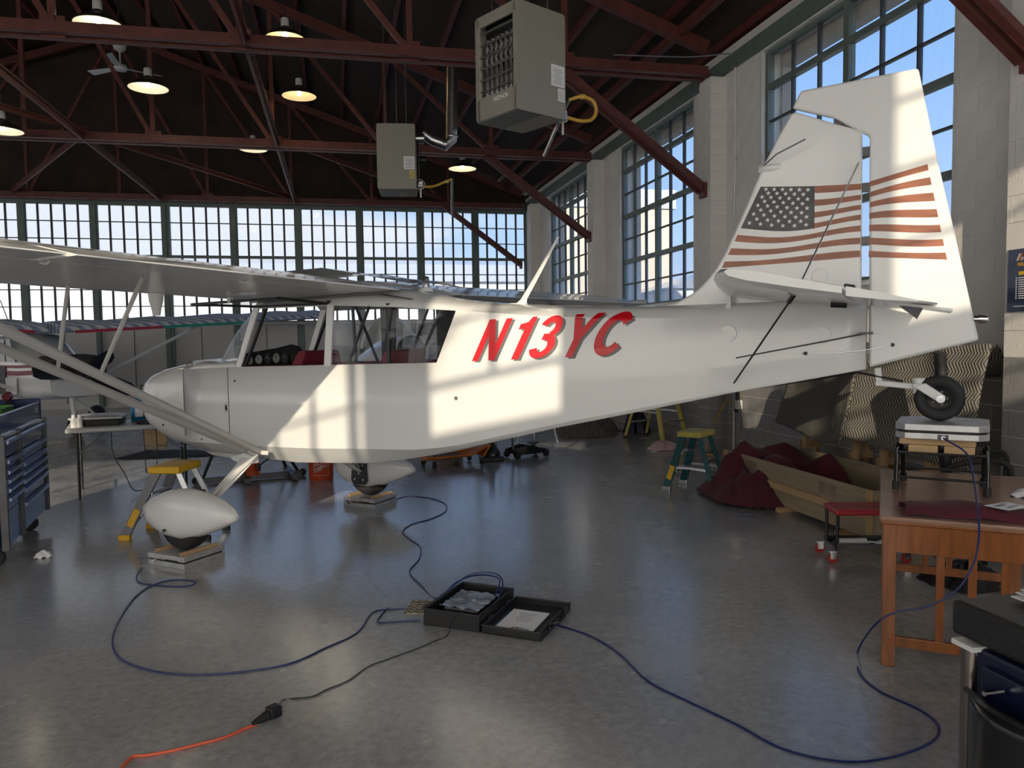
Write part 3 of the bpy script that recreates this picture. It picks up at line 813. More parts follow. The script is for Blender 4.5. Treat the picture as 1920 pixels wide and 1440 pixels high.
# glazing
def pane3(name, pts, m='plexi', par=PLANE):
    q = MB(); q.face([PL(*p) for p in pts]); return q.build(name, m, par, solid=.003)
for sg in (1, -1):
    pane3('rear_window', [(.90, sg * .398, 1.418), (1.83, sg * .39, 1.437), (1.985, sg * .36, 1.792), (.93, sg * .39, 1.862)])
pane3('front_window', [(-.05, -.398, 1.40), (.84, -.398, 1.412), (.875, -.39, 1.86), (.165, -.39, 1.86)])
# windscreen wrapped from the deck up to the leading edge
def ws(u, v):
    o = -1 + 2 * u
    b0 = Vector((-.58 + .47 * abs(o) ** 2.6, o * .385, 1.452 - .045 * abs(o) ** 3))
    t0 = Vector((-.02 + .14 * abs(o) ** 2.4, o * .38, 1.915 - .05 * abs(o) ** 3))
    p = b0.lerp(t0, v); bul = math.sin(v * PI) * .05
    return PL(p.x - bul * (1 - abs(o) ** 2), p.y, p.z + bul * .6 * (1 - abs(o) ** 2))
q = MB(); q.grid(ws, 20, 8); wsn = q.build('windscreen', 'plexi', PLANE, smooth=True)
q = MB(); q.tube([ws(i / 20, 0) for i in range(21)], .009, 6); q.build('windscreen_strip', 'white_metal', wsn, smooth=True)
# the near window swung up under the wing
hw = MB(); P4 = [PL(.875, .40, 1.875), PL(.14, .40, 1.875), PL(-.06, .84, 1.885), PL(.83, .84, 1.90)]
for a, c in zip(P4, P4[1:] + P4[:1]): hw.bar(a, c, .022, .018)
hwo = hw.build('open_window_frame', 'black', PLANE)
q = MB(); q.face(P4); q.build('window_glass', 'plexi', hwo, solid=.003)
q = MB(); q.box(PL(.35, .84, 1.905), (.03, .03, .04)); q.build('window_latch', 'white_metal', hwo)

# ------------------------------------------------------------------ fin, rudder, flag
def plate(outline, th, name, m, par, bev, seg=3):
    q = MB(); q.prism([PL(s, -th / 2, z) for s, z in outline], PL(0, th, 0)); return q.build(name, m, par, bev=bev, seg=seg, smooth=True, ang=30)
FIN = [(3.28, 1.775), (3.34, 1.79), (3.43, 1.812), (3.53, 1.86), (3.6, 1.92), (3.67, 2.00), (3.74, 2.12), (3.86, 2.38), (3.95, 2.59), (4.04, 2.76), (4.11, 2.885), (4.14, 2.893), (4.31, 2.815), (4.495, 2.735), (4.503, 1.42), (3.6, 1.60)]
fin = plate(FIN, .05, 'fin', 'plane_white', PLANE, .018)
RUD = [(4.118, 2.915), (4.165, 3.01), (4.45, 3.022), (4.77, 3.035), (4.87, 2.53), (4.96, 2.12), (5.08, 1.55), (4.81, 1.475), (4.545, 1.40), (4.533, 2.70), (4.34, 2.83)]
rudder = plate(RUD, .046, 'rudder', 'plane_white', PLANE, .016)
q = MB()
for z in (1.52, 1.80, 2.12, 2.42, 2.62): q.box(PL(4.52, 0, z), (.045, .03, .05))
q.build('rudder_hinges', 'dark_steel', fin)
q = MB(); q.box(PL(4.37, 0, 2.805), (.05, .03, .035)); q.build('horn_stop', 'dark_steel', fin)
TOPF = [(3.70, 2.50), (3.94, 2.48), (4.25, 2.452), (4.5, 2.44), (4.82, 2.51), (5, 2.55)]
BOTF = [(3.70, 2.01), (4.17, 2.02), (4.5, 2.03), (4.92, 1.99), (5, 1.98)]
def fz(s, v):
    t, b_ = lerpt(TOPF, s), lerpt(BOTF, s)
    return t + (b_ - t) * v + .020 * math.sin((s - 3.7) * 7.5 + v * 3) * math.sin(PI * v) ** .7
def fleft(z): return 3.71 + (z - 2.0) * .49
def fright(z): return 4.925 - (z - 1.98) * .195
def decal(name, quads, m, par, off=.0262):
    q = MB()
    for poly in quads: q.face([PL(s, off, z) for s, z in poly])
    return q.build(name, m, par)
mat('flag_rust', lin(150, 88, 58), 0.3, var=0.28, vscale=7, col2=None, stretch=(1, 1, 3))
mat('flag_canton', (0.055, 0.053, 0.055), 0.35, var=0.45, vscale=9)
for k in range(0, 13, 2):
    v0, v1 = k / 13, (k + 1) / 13
    for lo, hi, par, oo in ((3.6, 4.494, fin, .0262), (4.537, 5.0, rudder, .0245)):
        qs = []; n = 26
        for i in range(n):
            a, c = lo + (hi - lo) * i / n, lo + (hi - lo) * (i + 1) / n
            def clip(s, v):
                z = fz(s, v); l = fleft(z)
                if k < 7: l = max(l, 4.245 - (v - .2) * .02)
                return min(max(s, l), fright(z)), z
            pts = [clip(a, v0), clip(c, v0), clip(c, v1), clip(a, v1)]
            if pts[1][0] - pts[0][0] > 1e-4 or pts[2][0] - pts[3][0] > 1e-4:
                if pts[1][0] - pts[0][0] < 1e-4: pts = pts[1:]
                elif pts[2][0] - pts[3][0] < 1e-4: pts = pts[:3]
                qs.append(pts)
        if qs: decal('flag_stripe', qs, 'flag_rust', par, oo)
qs = []
for i in range(16):
    for v0, v1 in ((j / 26, (j + 1) / 26) for j in range(14)):
        a, c = 3.80 + .45 * i / 16, 3.80 + .45 * (i + 1) / 16
        pts = [(min(max(s, fleft(fz(s, v))), 4.248), fz(s, v)) for s, v in ((a, v0), (c, v0), (c, v1), (a, v1))]
        if max(p[0] for p in pts[1:3]) - min(pts[0][0], pts[3][0]) > 1e-3: qs.append(pts)
canton = decal('flag_canton', qs, 'flag_canton', fin)
stars = []
for r in range(9):
    nst = 6 if r % 2 == 0 else 5
    for c in range(nst):
        v = (r + .75) / 18.6; zz = fz(4.05, v); l = fleft(zz)
        u = (c + .5 + (0 if nst == 6 else .5)) / 6.0
        s = l + .02 + (4.235 - l - .02) * u; z = fz(s, v)
        stars.append([(s + (.0145 if j % 2 == 0 else .006) * math.sin(j * PI / 5), z + (.0145 if j % 2 == 0 else .006) * math.cos(j * PI / 5)) for j in range(10)])
decal('flag_stars', stars, 'white_paper', fin, .0272)
# horizontal tail, near and far halves, seen from just below
def tailplane(sg):
    q = MB(); rings = []
    for o, le, te, zl, zt in ((.05, 3.74, 4.50, 1.862, 1.775), (.5, 3.80, 4.50, 1.868, 1.775), (1.0, 3.90, 4.51, 1.872, 1.775), (1.3, 3.98, 4.52, 1.876, 1.776), (1.40, 4.04, 4.52, 1.877, 1.777)):
        th = .034 if o < 1.35 else .022
        rings.append([PL(le + (te - le) * u, sg * o, zl + (zt - zl) * u + th * t) for u, t in ((0, 0), (.04, .7), (.2, 1), (.6, .9), (1, .6), (1, -.6), (.6, -.9), (.2, -1), (.04, -.7))])
    q.loft(rings); st = q.build('stabilizer', 'plane_white', PLANE, smooth=True, ang=60)
    q = MB(); rings = []
    for o, te in ((.10, 4.80), (.5, 4.86), (1.0, 4.87), (1.40, 4.80)):
        rings.append([PL(4.535 + (te - 4.535) * u, sg * o, 1.772 + (1.722 - 1.772) * u + t) for u, t in ((0, .02), (.5, .014), (1, .003), (1, -.003), (.5, -.014), (0, -.02))])
    q.loft(rings); el = q.build('elevator', 'plane_white', PLANE, smooth=True, ang=50)
    q = MB(); q.prism([PL(4.66, sg * .55, 1.745), PL(4.93, sg * .55, 1.70), PL(4.93, sg * .95, 1.70), PL(4.66, sg * .95, 1.745)], (0, 0, -.012)); q.build('trim_tab', 'plane_white', el)
    q = MB(); q.prism([PL(4.70, sg * .75, 1.735), PL(4.79, sg * .75, 1.66), PL(4.82, sg * .75, 1.72)], PL(0, sg * .012, 0)); q.build('trim_horn', 'dark_steel', el)
    # brace wires
    q = MB(); q.tube([PL(4.30, sg * .95, 1.84), PL(4.478, sg * .03, 2.555)], .0045, 6); q.build('brace_wire', 'alu', PLANE)
    q = MB(); q.tube([PL(4.28, sg * .95, 1.80), PL(3.785, sg * .09, 1.275)], .0055, 6); w_ = q.build('brace_wire', 'dark_steel', PLANE)
    q = MB(); q.cyl(PL(4.27, sg * .93, 1.79), PL(4.235, sg * .87, 1.755), .012, 8); q.build('turnbuckle', 'black', w_)
    q = MB(); q.tube([PL(3.83, sg * .15, 1.46), PL(4.53, sg * .06, 1.595)], .004, 6); q.build('rudder_cable', 'black', PLANE)
    q = MB(); q.box(PL(4.535, sg * .05, 1.597), (.06, .10, .012)); q.build('rudder_horn', 'dark_steel', PLANE)
tailplane(1); tailplane(-1)
q = MB(); q.box(PL(3.775, .10, 1.80), (.03, .03, .09)); q.build('stabilizer_bracket', 'white_metal', PLANE)
mat('rubber_boot', (0.02, 0.02, 0.02), .6)
q = MB(); q.prism([PL(4.38, .09, 1.80), PL(4.50, .09, 1.79), PL(4.47, .09, 1.87), PL(4.42, .09, 1.88)], PL(0, -.02, 0)); q.build('control_slot', 'rubber_boot', PLANE)
q = MB(); q.cyl(PL(4.37, .30, 1.765), PL(4.45, .30, 1.76), .025, 12); q.build('trim_fitting', 'black', PLANE)
# shiny inspection covers on the tail side
for s, z, r in ((3.78, 1.605, .055), (4.30, 1.59, .05), (4.28, 1.93, .045)):
    o = side_off(s, z) if z < 1.75 else .026
    q = MB(); q.lathe([(r, 0), (r * .95, .004), (r * .5, .005), (0, .005)], 24, PL(s, o, z), Matrix.Rotation(PI / 2, 3, 'X')); q.build('inspection_cover', 'plane_white', PLANE, smooth=True)
q = MB(); q.tube([PL(4.22, .10, 1.485), PL(4.36, .08, 1.487), PL(4.52, .05, 1.50), PL(4.62, .026, 1.523), PL(4.66, .026, 1.53)], .003, 6); q.build('static_wire', 'alu', PLANE)
for s, z in ((4.215, 1.485), (4.665, 1.53)):
    q = MB(); q.cyl(PL(s, .07 if s < 4.5 else .02, z), PL(s, .105 if s < 4.5 else .028, z), .011, 10); q.build('wire_grommet', 'black', PLANE)
q = MB(); q.cyl(PL(5.055, 0, 1.665), PL(5.075, 0, 1.665), .02, 12); q.lathe([(.0, .05), (.018, .045), (.024, .03), (.024, .0)], 14, PL(5.075, 0, 1.665), Matrix.Rotation(PI / 2, 3, 'Y')); q.build('tail_light', 'chrome', rudder, smooth=True)
q = MB(); q.tube([PL(3.955, .026, 2.595), PL(4.05, .12, 2.64), PL(4.21, .14, 2.70)], .005, 6); q.build('vor_antenna', 'shadow_grey', fin)
q = MB(); q.loft([[PL(s, .024 + h * (1 - u * u), 2.585 + .022 * u) for u in (-1, -.5, 0, .5, 1)] for s, h in ((3.93, .0), (3.96, .03), (4.02, .03), (4.06, .0))], closed=False); q.build('antenna_fairing', 'plane_white', fin, smooth=True)
# tailwheel
q = MB(); q.tube([PL(3.9, 0, 1.27), PL(4.25, 0, 1.33), PL(4.48, 0, 1.375), PL(4.62, 0, 1.345), PL(4.72, 0, 1.325)], .028, 8, flat=.25, upv=(0, 0, 1)); q.build('tail_spring', 'dark_steel', PLANE, smooth=True)
q = MB(); q.bar(PL(4.59, 0, 1.40), PL(4.60, 0, 1.31), .035, .035); q.bar(PL(4.58, 0, 1.315), PL(4.80, 0, 1.295), .05, .032); q.cyl(PL(4.80, 0, 1.345), PL(4.80, 0, 1.255), .032, 14); q.build('tailwheel_bracket', 'white_metal', PLANE, bev=.006)
q = MB()
for sg in (1, -1): q.prism([PL(4.77, sg * .045, 1.30), PL(4.83, sg * .045, 1.32), PL(4.93, sg * .055, 1.25), PL(4.915, sg * .055, 1.215), PL(4.88, sg * .055, 1.225)], PL(0, sg * .012, 0))
q.box(PL(4.80, 0, 1.30), (.06, .10, .03)); fk = q.build('tailwheel_fork', 'white_metal', PLANE, bev=.006)
def wheel(name, s, off, z, R_, w, hubr, par):
    q = MB(); prof = [(hubr, -w * .32), (R_ * .72, -w * .48), (R_ * .9, -w * .46), (R_ * .985, -w * .25), (R_, 0), (R_ * .985, w * .25), (R_ * .9, w * .46), (R_ * .72, w * .48), (hubr, w * .32)]
    q.lathe(prof, 36, PL(s, off, z), Matrix.Rotation(PI / 2, 3, 'X'), cap=False); t_ = q.build(name, 'rubber', par, smooth=True, ang=60)
    q = MB(); q.lathe([(0, -w * .2), (hubr * .8, -w * .2), (hubr, -w * .32), (hubr, w * .32), (hubr * .8, w * .2), (0, w * .2)], 24, PL(s, off, z), Matrix.Rotation(PI / 2, 3, 'X')); h = q.build('wheel_hub', 'black', t_, smooth=True)
    q = MB()
    for a in range(5): q.cyl(PL(s + hubr * .55 * math.cos(a * 1.257), off + w * .2, z + hubr * .55 * math.sin(a * 1.257)), PL(s + hubr * .55 * math.cos(a * 1.257), off + w * .27, z + hubr * .55 * math.sin(a * 1.257)), hubr * .09, 8)
    q.build('hub_bolts', 'dark_steel', t_); return t_
wheel('tailwheel', 4.9, 0, 1.235, .126, .085, .068, PLANE)
q = MB(); q.cyl(PL(4.905, .05, 1.235), PL(4.905, .075, 1.235), .022, 16); q.cyl(PL(4.905, .07, 1.235), PL(4.905, .082, 1.235), .012, 8); q.build('axle_nut', 'chrome', PLANE, smooth=True)

# ------------------------------------------------------------------ registration letters
from mathutils.bvhtree import BVHTree
FBVH = BVHTree.FromPolygons([Vector(v) for v in fb.v], fb.f)
def wrap_letters(name, polys, m, lift):
    bm = bmesh.new()
    for poly in polys:
        f = bm.faces.new([bm.verts.new((s, 0, z)) for s, z in poly])
    s0 = min(v.co.x for v in bm.verts); s1 = max(v.co.x for v in bm.verts)
    k = s0
    while k < s1:
        k += .035
        bmesh.ops.bisect_plane(bm, geom=bm.verts[:] + bm.edges[:] + bm.faces[:], plane_co=(k, 0, 0), plane_no=(1, 0, 0))
    for zz in (1.47, 1.5, 1.53, 1.56, 1.62, 1.68, 1.70, 1.715, 1.73, 1.74):
        bmesh.ops.bisect_plane(bm, geom=bm.verts[:] + bm.edges[:] + bm.faces[:], plane_co=(0, 0, zz), plane_no=(0, 0, 1))
    bmesh.ops.triangulate(bm, faces=bm.faces[:])
    for v in bm.verts:
        hit = FBVH.ray_cast(PL(v.co.x, 1.0, v.co.z), Vector((0, 1, 0)))[0]
        v.co = PL(v.co.x, (-hit.y if hit else side_off(v.co.x, v.co.z)) + lift + .0035, v.co.z)
    me = bpy.data.meshes.new(name); bm.to_mesh(me); bm.free()
    return place(name, me, m, fus)
def arc(cx, cy, rx, ry, a0, a1, n=14): return [(cx + rx * math.cos(math.radians(a0 + (a1 - a0) * i / n)), cy + ry * math.sin(math.radians(a0 + (a1 - a0) * i / n))) for i in range(n + 1)]
def band(outer, inner):           # strip of quads between two equally long curves
    return [[outer[i], outer[i + 1], inner[i + 1], inner[i]] for i in range(len(outer) - 1)]
LET = {
 'N': [[(0, 0), (.20, 0), (.20, 1), (0, 1)], [(.20, 1), (.20, .62), (.55, 0), (.55, .38)], [(.55, 0), (.75, 0), (.75, 1), (.55, 1)]],
 '1': [[(.22, 0), (.43, 0), (.43, 1), (.22, .72)], [(.22, .72), (.43, 1), (.30, 1), (.24, .88), (.05, .84), (.05, .72)]],
 '3': band(arc(.34, .73, .30, .27, 165, -70), arc(.34, .73, .11, .12, 165, -70)) + band(arc(.34, .29, .33, .29, 70, -165), arc(.34, .29, .125, .135, 70, -165)) + [[(.24, .44), (.44, .42), (.44, .58), (.24, .58)]],
 'Y': [[(.27, 0), (.48, 0), (.48, .42), (.27, .42)], [(.27, .42), (.48, .42), (.80, 1), (.57, 1), (.375, .64)], [(.27, .42), (.375, .64), (.20, 1), (-.03, 1)]],
 'C': band(arc(.40, .5, .40, .5, 38, 322, 26), arc(.40, .5, .195, .30, 38, 322, 26)),
}
def lay(ch, s0, wid, dz=0, ds=0):
    out = []
    for poly in LET[ch]:
        pts = []
        for u, v in poly:
            s = s0 + u * wid + v * .30 * .42 + ds
            zbase = 1.445 + (s - 2.1) * .035
            pts.append((s, zbase + v * .275 + dz))
        out.append(pts)
    return out
for ch, s0, wid in (('N', 2.118, .222), ('1', 2.35, .25), ('3', 2.50, .25), ('Y', 2.718, .232), ('C', 2.925, .255)):
    wrap_letters('registration_shadow', lay(ch, s0, wid, -.010, .018), 'shadow_grey', .0018)
    wrap_letters('registration_letter', lay(ch, s0, wid), 'red_paint', .0032)

# ------------------------------------------------------------------ wings
AF = [(1.0, .004), (.8, .048), (.6, .088), (.4, .115), (.3, .121), (.2, .118), (.1, .096), (.05, .076), (.02, .055), (0, .030), (.02, .010), (.06, .002), (.12, 0), (.4, 0), (.7, .002), (1.0, 0)]
def wz(o, u): return 1.945 + .017 * (o - .4) - (1 - u) * .03
def wpt(sg, o, u, t): return PL(.06 + 1.5 * u, sg * o, wz(o, u) + 1.5 * t)
def airf(u0, u1):
    # aerofoil points clipped to the chord range
    def zz(u, upper):
        pts = sorted([(a, b_) for a, b_ in (AF[:10] if upper else AF[9:])])
        return lerpt(pts, u)
    us = [u0 + (u1 - u0) * k / 14 for k in range(15)] if u0 > 0 else [u1 * (k / 18) ** 1.7 for k in range(19)]
    return [(u, zz(u, True)) for u in reversed(us)] + [(u, zz(u, False)) for u in us[(1 if u0 == 0 else 0):]]
def wing(sg):
    A = airf(0, .80); q = MB()
    os_ = [.36 + (5.05 - .36) * i / 24 for i in range(25)]
    rings = [[wpt(sg, o, u, t * (1 if o < 4.8 else 1 - .0)) for u, t in A] for o in os_]
    q.loft(rings); w = q.build('wing', 'plane_white', PLANE, smooth=True, ang=35)
    B = airf(.808, 1.0)
    for nm, a, c in (('flap', .42, 2.755), ('aileron', 2.80, 4.95)):
        q = MB(); q.loft([[wpt(sg, a + (c - a) * i / 8, u, t) for u, t in B] for i in range(9)]); f_ = q.build(nm, 'plane_white', w, smooth=True, ang=40)
    q = MB(); q.tube([wpt(sg, 5.05 + .12 * math.sin(a * PI / 12), (a / 12) * .98 + .01, .02) for a in range(13)], .03, 8); q.build('wing_tip', 'plane_white', w, smooth=True)
    # hinge brackets, root fairing strip, cuff seam
    for o in (1.55, 2.72):
        q = MB(); q.tube([wpt(sg, o, .83, -.002), wpt(sg, o, .81, -.008), wpt(sg, o, .78, -.002)], .005, 6); q.build('hinge_bracket', 'white_metal', w)
    q = MB(); q.tube([wpt(sg, .41, .02 + .98 * k / 12, -.004) for k in range(13)], .008, 6); q.build('root_fairing', 'shadow_grey', w)
    # struts
    root = {0: PL(.02, sg * .42, .725), 1: PL(.17, sg * .425, .715)}
    endu = {0: .20, 1: .62}
    L = {}
    for k in (0, 1):
        ow = (3.28, 3.37)[k]; e_ = wpt(sg, ow, endu[k], .0); r_ = root[k]
        q = MB(); q.tube([r_, r_.lerp(e_, .03), r_.lerp(e_, .97), e_], [.018, .031, .031, .018], 12, flat=.55, upv=PL(1, 0, .2)); q.build('lift_strut', 'strut_grey', PLANE, smooth=True)
        q = MB(); q.box(r_, (.16, .02, .035)); q.build('strut_fitting', 'white_metal', PLANE, bev=.006)
        L[k] = (r_, e_, ow)
    # jury struts
    for k, o, t in ((1, 2.05, .60), (0, 2.05, .60)):
        lo = L[k][0].lerp(L[k][1], (o - .42) / (L[k][2] - .42)); hi = wpt(sg, o, endu[k] + (.03 if k else 0), 0)
        q = MB(); q.tube([hi, lo], .012, 8); q.build('jury_strut', 'strut_grey', PLANE, smooth=True)
    return L
wing(1); wing(-1)
# pitot-style fairing and tie-down cup under the near wing
q = MB(); q.lathe([(.05, 0), (.045, -.05), (.03, -.11), (.024, -.15)], 14, wpt(1, 1.35, .10, .0)); q.build('landing_light_cup', 'white_metal', PLANE, smooth=True)
# cabin-root skin closing wing and fuselage top
q = MB(); q.loft([[wpt(1, .37, u, .03 + (.115 if u < .5 else .115 * (1 - (u - .5) / .55))), PL(.06 + 1.5 * u, 0, wz(.4, u) + (.19 if u < .5 else .19 - (u - .5) * .20)), wpt(-1, .37, u, .03 + (.115 if u < .5 else .115 * (1 - (u - .5) / .55)))] for u in (.03, .2, .5, .8, 1.05)], closed=False); q.build('centre_section_skin', 'plane_white', PLANE, smooth=True)
# antenna, beacon
q = MB(); q.loft([[PL(s + a * c, b_ * .008, z) for a, b_ in ((-1, 0), (0, 1), (1, 0), (0, -1))] for s, z, c in ((2.30, 1.83, .05), (2.33, 1.87, .025), (2.45, 2.05, .018), (2.60, 2.285, .010))]); an = q.build('whip_antenna', 'plane_white', PLANE, smooth=True)
q = MB(); q.box(PL(2.28, 0, 1.835), (.14, .05, .02)); q.build('antenna_foot', 'plane_white', an, bev=.008)
q = MB(); q.lathe([(.055, 0), (.05, .025), (.03, .03), (.03, .035)], 18, PL(1.50, 0, 1.955)); bc = q.build('beacon_base', 'plane_white', PLANE, smooth=True)
q = MB(); q.lathe([(.026, .03), (.027, .05), (.026, .105), (.018, .115), (0, .118)], 16, PL(1.50, 0, 1.955)); q.build('beacon_lens', 'galv', bc, smooth=True)
# ------------------------------------------------------------------ landing gear
def gear(sg):
    q = MB(); rings = []
    for t in [i / 8 for i in range(9)]:
        o = .36 + (1.00 - .36) * t; z = .74 - (.74 - .30) * t - .03 * math.sin(t * PI); c = .085 - .035 * t
        rings.append([PL(.06 + a * c - .03 * t, sg * o, z + b_ * .012) for a, b_ in ((-1, 0), (-.6, 1), (.6, 1), (1, 0), (.6, -1), (-.6, -1))])
    q.loft(rings); leg = q.build('gear_leg', 'plane_white', PLANE, smooth=True, ang=60)
    q = MB(); q.loft([[PL(s, sg * (.43 + .03 * u), .655 + .05 * v * k) for u, v in ((-1, -1), (1, -1), (1, 1), (-1, 1))] for s, k in ((-.13, .2), (0.0, 1), (.12, .6))]); q.build('gear_cuff', 'plane_white', leg, bev=.006)
    q = MB(); q.tube([PL(.15, sg * .44, .70), PL(.09, sg * .75, .50), PL(.05, sg * .98, .33)], .006, 6); q.build('brake_line', 'white_metal', leg)
    wheel('main_wheel', .06, sg * 1.067, .302, .217, .15, .08, PLANE)
    q = MB(); rings = []
    for s, z0, z1, w in ((-.345, .345, .365, .02), (-.31, .285, .41, .08), (-.22, .215, .465, .115), (-.08, .172, .512, .135), (.08, .162, .535, .14), (.25, .20, .515, .13), (.42, .262, .475, .095), (.53, .312, .43, .055), (.595, .345, .385, .02)):
        ring = []
        for k in range(24):
            a = 2 * PI * k / 24; ex = 2 / 2.5; ca, sa = math.cos(a), math.sin(a)
            ring.append(PL(s, sg * 1.067 + w * math.copysign(abs(ca) ** ex, ca), (z0 + z1) / 2 + (z1 - z0) / 2 * math.copysign(abs(sa) ** ex, sa)))
        rings.append(ring)
    q.loft(rings); p_ = q.build('wheel_pant', 'plane_white', PLANE, smooth=True, ang=70)
    q = MB(); q.cyl(PL(.0, sg * 1.20, .245), PL(.0, sg * 1.212, .245), .011, 12); q.build('pant_screw', 'dark_steel', p_)
    q = MB(); q.prism([PL(s, sg * .925, z) for s, z in ((-.03, .46), (.02, .50), (.10, .50), (.14, .45), (.15, .25), (.12, .21), (-.02, .21), (-.05, .25))], PL(0, -sg * .01, 0)); br = q.build('axle_plate', 'dark_steel', p_)
    q = MB()
    for s, z in ((.0, .26), (.10, .26), (.0, .40), (.10, .40), (.05, .32)): q.cyl(PL(s, sg * .918, z), PL(s, sg * .905, z), .012, 8)
    q.build('plate_bolts', 'alu', br)
gear(1); gear(-1)
# ------------------------------------------------------------------ second aeroplane parked nose-on by the far doors
P2 = thing('parked_aircraft', 'white aeroplane with dark red stripes and striped wing covers parked by the far doors', 'aeroplane', (-5.25, 15.55, 0), math.atan2(-.75, .66))
# local x = forward, y = left (port wing), z up
q = MB(); rings = []
for x, w, z0, z1 in ((-5.2, .04, 1.35, 1.45), (-3.5, .20, 1.05, 1.52), (-1.6, .48, .74, 1.70), (-.9, .54, .66, 1.80), (-.2, .55, .62, 1.80), (.35, .54, .62, 1.45), (.9, .52, .64, 1.32), (1.35, .46, .70, 1.27)):
    ring = []
    for k in range(24):
        a = 2 * PI * k / 24; ex = 2 / 4.0; ca, sa = math.cos(a), math.sin(a)
        ring.append((x, w * math.copysign(abs(ca) ** ex, ca), (z0 + z1) / 2 + (z1 - z0) / 2 * math.copysign(abs(sa) ** ex, sa)))
    rings.append(ring)
q.loft(rings); f2 = q.build('fuselage', 'plane_white', P2, smooth=True, ang=50)
for z0, z1 in ((1.06, 1.14), (1.19, 1.24)):
    q = MB(); q.loft([[(x, -w - .006, a) for a in (z0 + dz, z1 + dz)] for x, w, dz in ((-3.5, .20, .14), (-1.6, .482, .03), (-.9, .54, 0), (-.2, .55, 0), (.35, .54, -.0), (.9, .522, .02), (1.25, .48, .03))], closed=False)
    q.build('side_stripe', 'stripe_red', f2, solid=.006)
mat('window_tint', (0.05, 0.07, 0.075), 0.12, var=0.1)
for poly in (((-.05, 1.30), (.30, 1.30), (.12, 1.70), (-.05, 1.70)), ((-.62, 1.30), (-.12, 1.30), (-.12, 1.70), (-.55, 1.70)), ((-1.25, 1.34), (-.72, 1.32), (-.68, 1.66), (-1.1, 1.60))):
    q = MB(); q.face([(x, -.556 if x > -.9 else -.53, z) for x, z in poly]); q.build('cabin_window', 'window_tint', f2, solid=.008)
q = MB(); q.prism([(-.42, -.56, .72), (-.12, -.57, .72), (-.10, -.57, 1.22), (-.42, -.56, 1.22)], (0, .012, 0)); q.build('open_door_gap', 'black', f2)
q = MB(); q.prism([(-.10, -.575, .70), (.32, -.57, .74), (.34, -.57, 1.02), (-.10, -.575, 1.02)], (0, .01, 0)); q.build('door_skin', 'white_metal', f2)
# padded cowl cover and three-bladed propeller
mat('cover_grey', (0.055, 0.052, 0.052), 0.9, var=0.2)
q = MB(); rings = []
for x, w, z0, z1 in ((.95, .53, .98, 1.42), (1.1, .54, .98, 1.42), (1.3, .51, .98, 1.40), (1.42, .46, 1.0, 1.36)):
    rings.append([(x, w * math.copysign(abs(math.cos(a)) ** .6, math.cos(a)), (z0 + z1) / 2 + (z1 - z0) / 2 * math.copysign(abs(math.sin(a)) ** .6, math.sin(a)) + .015 * math.sin(5 * a + x * 9)) for a in (2 * PI * k / 22 for k in range(22))])
q.loft(rings); q.build('cowl_cover', 'cover_grey', P2, smooth=True)
mat('prop_black', (0.012, 0.014, 0.02), 0.35, var=0.1)
q = MB(); q.lathe([(.13, 0), (.13, .08), (.10, .20), (.05, .28), (0, .30)], 20, (1.42, 0, 1.12), Matrix.Rotation(PI / 2, 3, 'Y')); hub = q.build('spinner', 'prop_black', P2, smooth=True)
for a, Lb in ((28, .62), (-24, 1.0), (178, .8)):
    a = math.radians(a); ra = Vector((0, math.cos(a), math.sin(a))); ta = Vector((0, -math.sin(a), math.cos(a)))
    q = MB(); q.loft([[Vector((1.50, 0, 1.12)) + ra * r + ta * (c * u) + Vector((1, 0, 0)) * (t + c * u * .35) for u, t in ((-1, 0), (0, .02), (1, 0), (0, -.02))] for r, c in ((.10, .05), (.3 * Lb, .09), (.6 * Lb, .125), (.85 * Lb, .12), (.98 * Lb, .07))]); q.build('propeller_blade', 'prop_black', hub, smooth=True)
# wings: the far one reaches to the right behind the white aeroplane
def stripe_mat():
    m = bpy.data.materials.new('striped_cover'); m.use_nodes = True; n, l = m.node_tree.nodes, m.node_tree.links; b = n['Principled BSDF']
    t = n.new('ShaderNodeTexCoord'); k = n.new('ShaderNodeMapping'); k.inputs['Rotation'].default_value = (0, 0, .5); k.inputs['Scale'].default_value = (1, 1, 1)
    l.new(t.outputs['Object'], k.inputs[0])
    w = n.new('ShaderNodeTexWave'); w.inputs['Scale'].default_value = 2.6; w.inputs['Distortion'].default_value = 1.5; w.inputs['Detail'].default_value = 1
    l.new(k.outputs[0], w.inputs['Vector'])
    r = n.new('ShaderNodeValToRGB'); r.color_ramp.elements[0].position = .42; r.color_ramp.elements[0].color = (.24, .33, .52, 1); r.color_ramp.elements[1].position = .58; r.color_ramp.elements[1].color = (.68, .70, .74, 1)
    l.new(w.outputs['Fac'], r.inputs[0]); l.new(r.outputs[0], b.inputs['Base Color']); b.inputs['Roughness'].default_value = .75; MATS['striped_cover'] = m
stripe_mat()
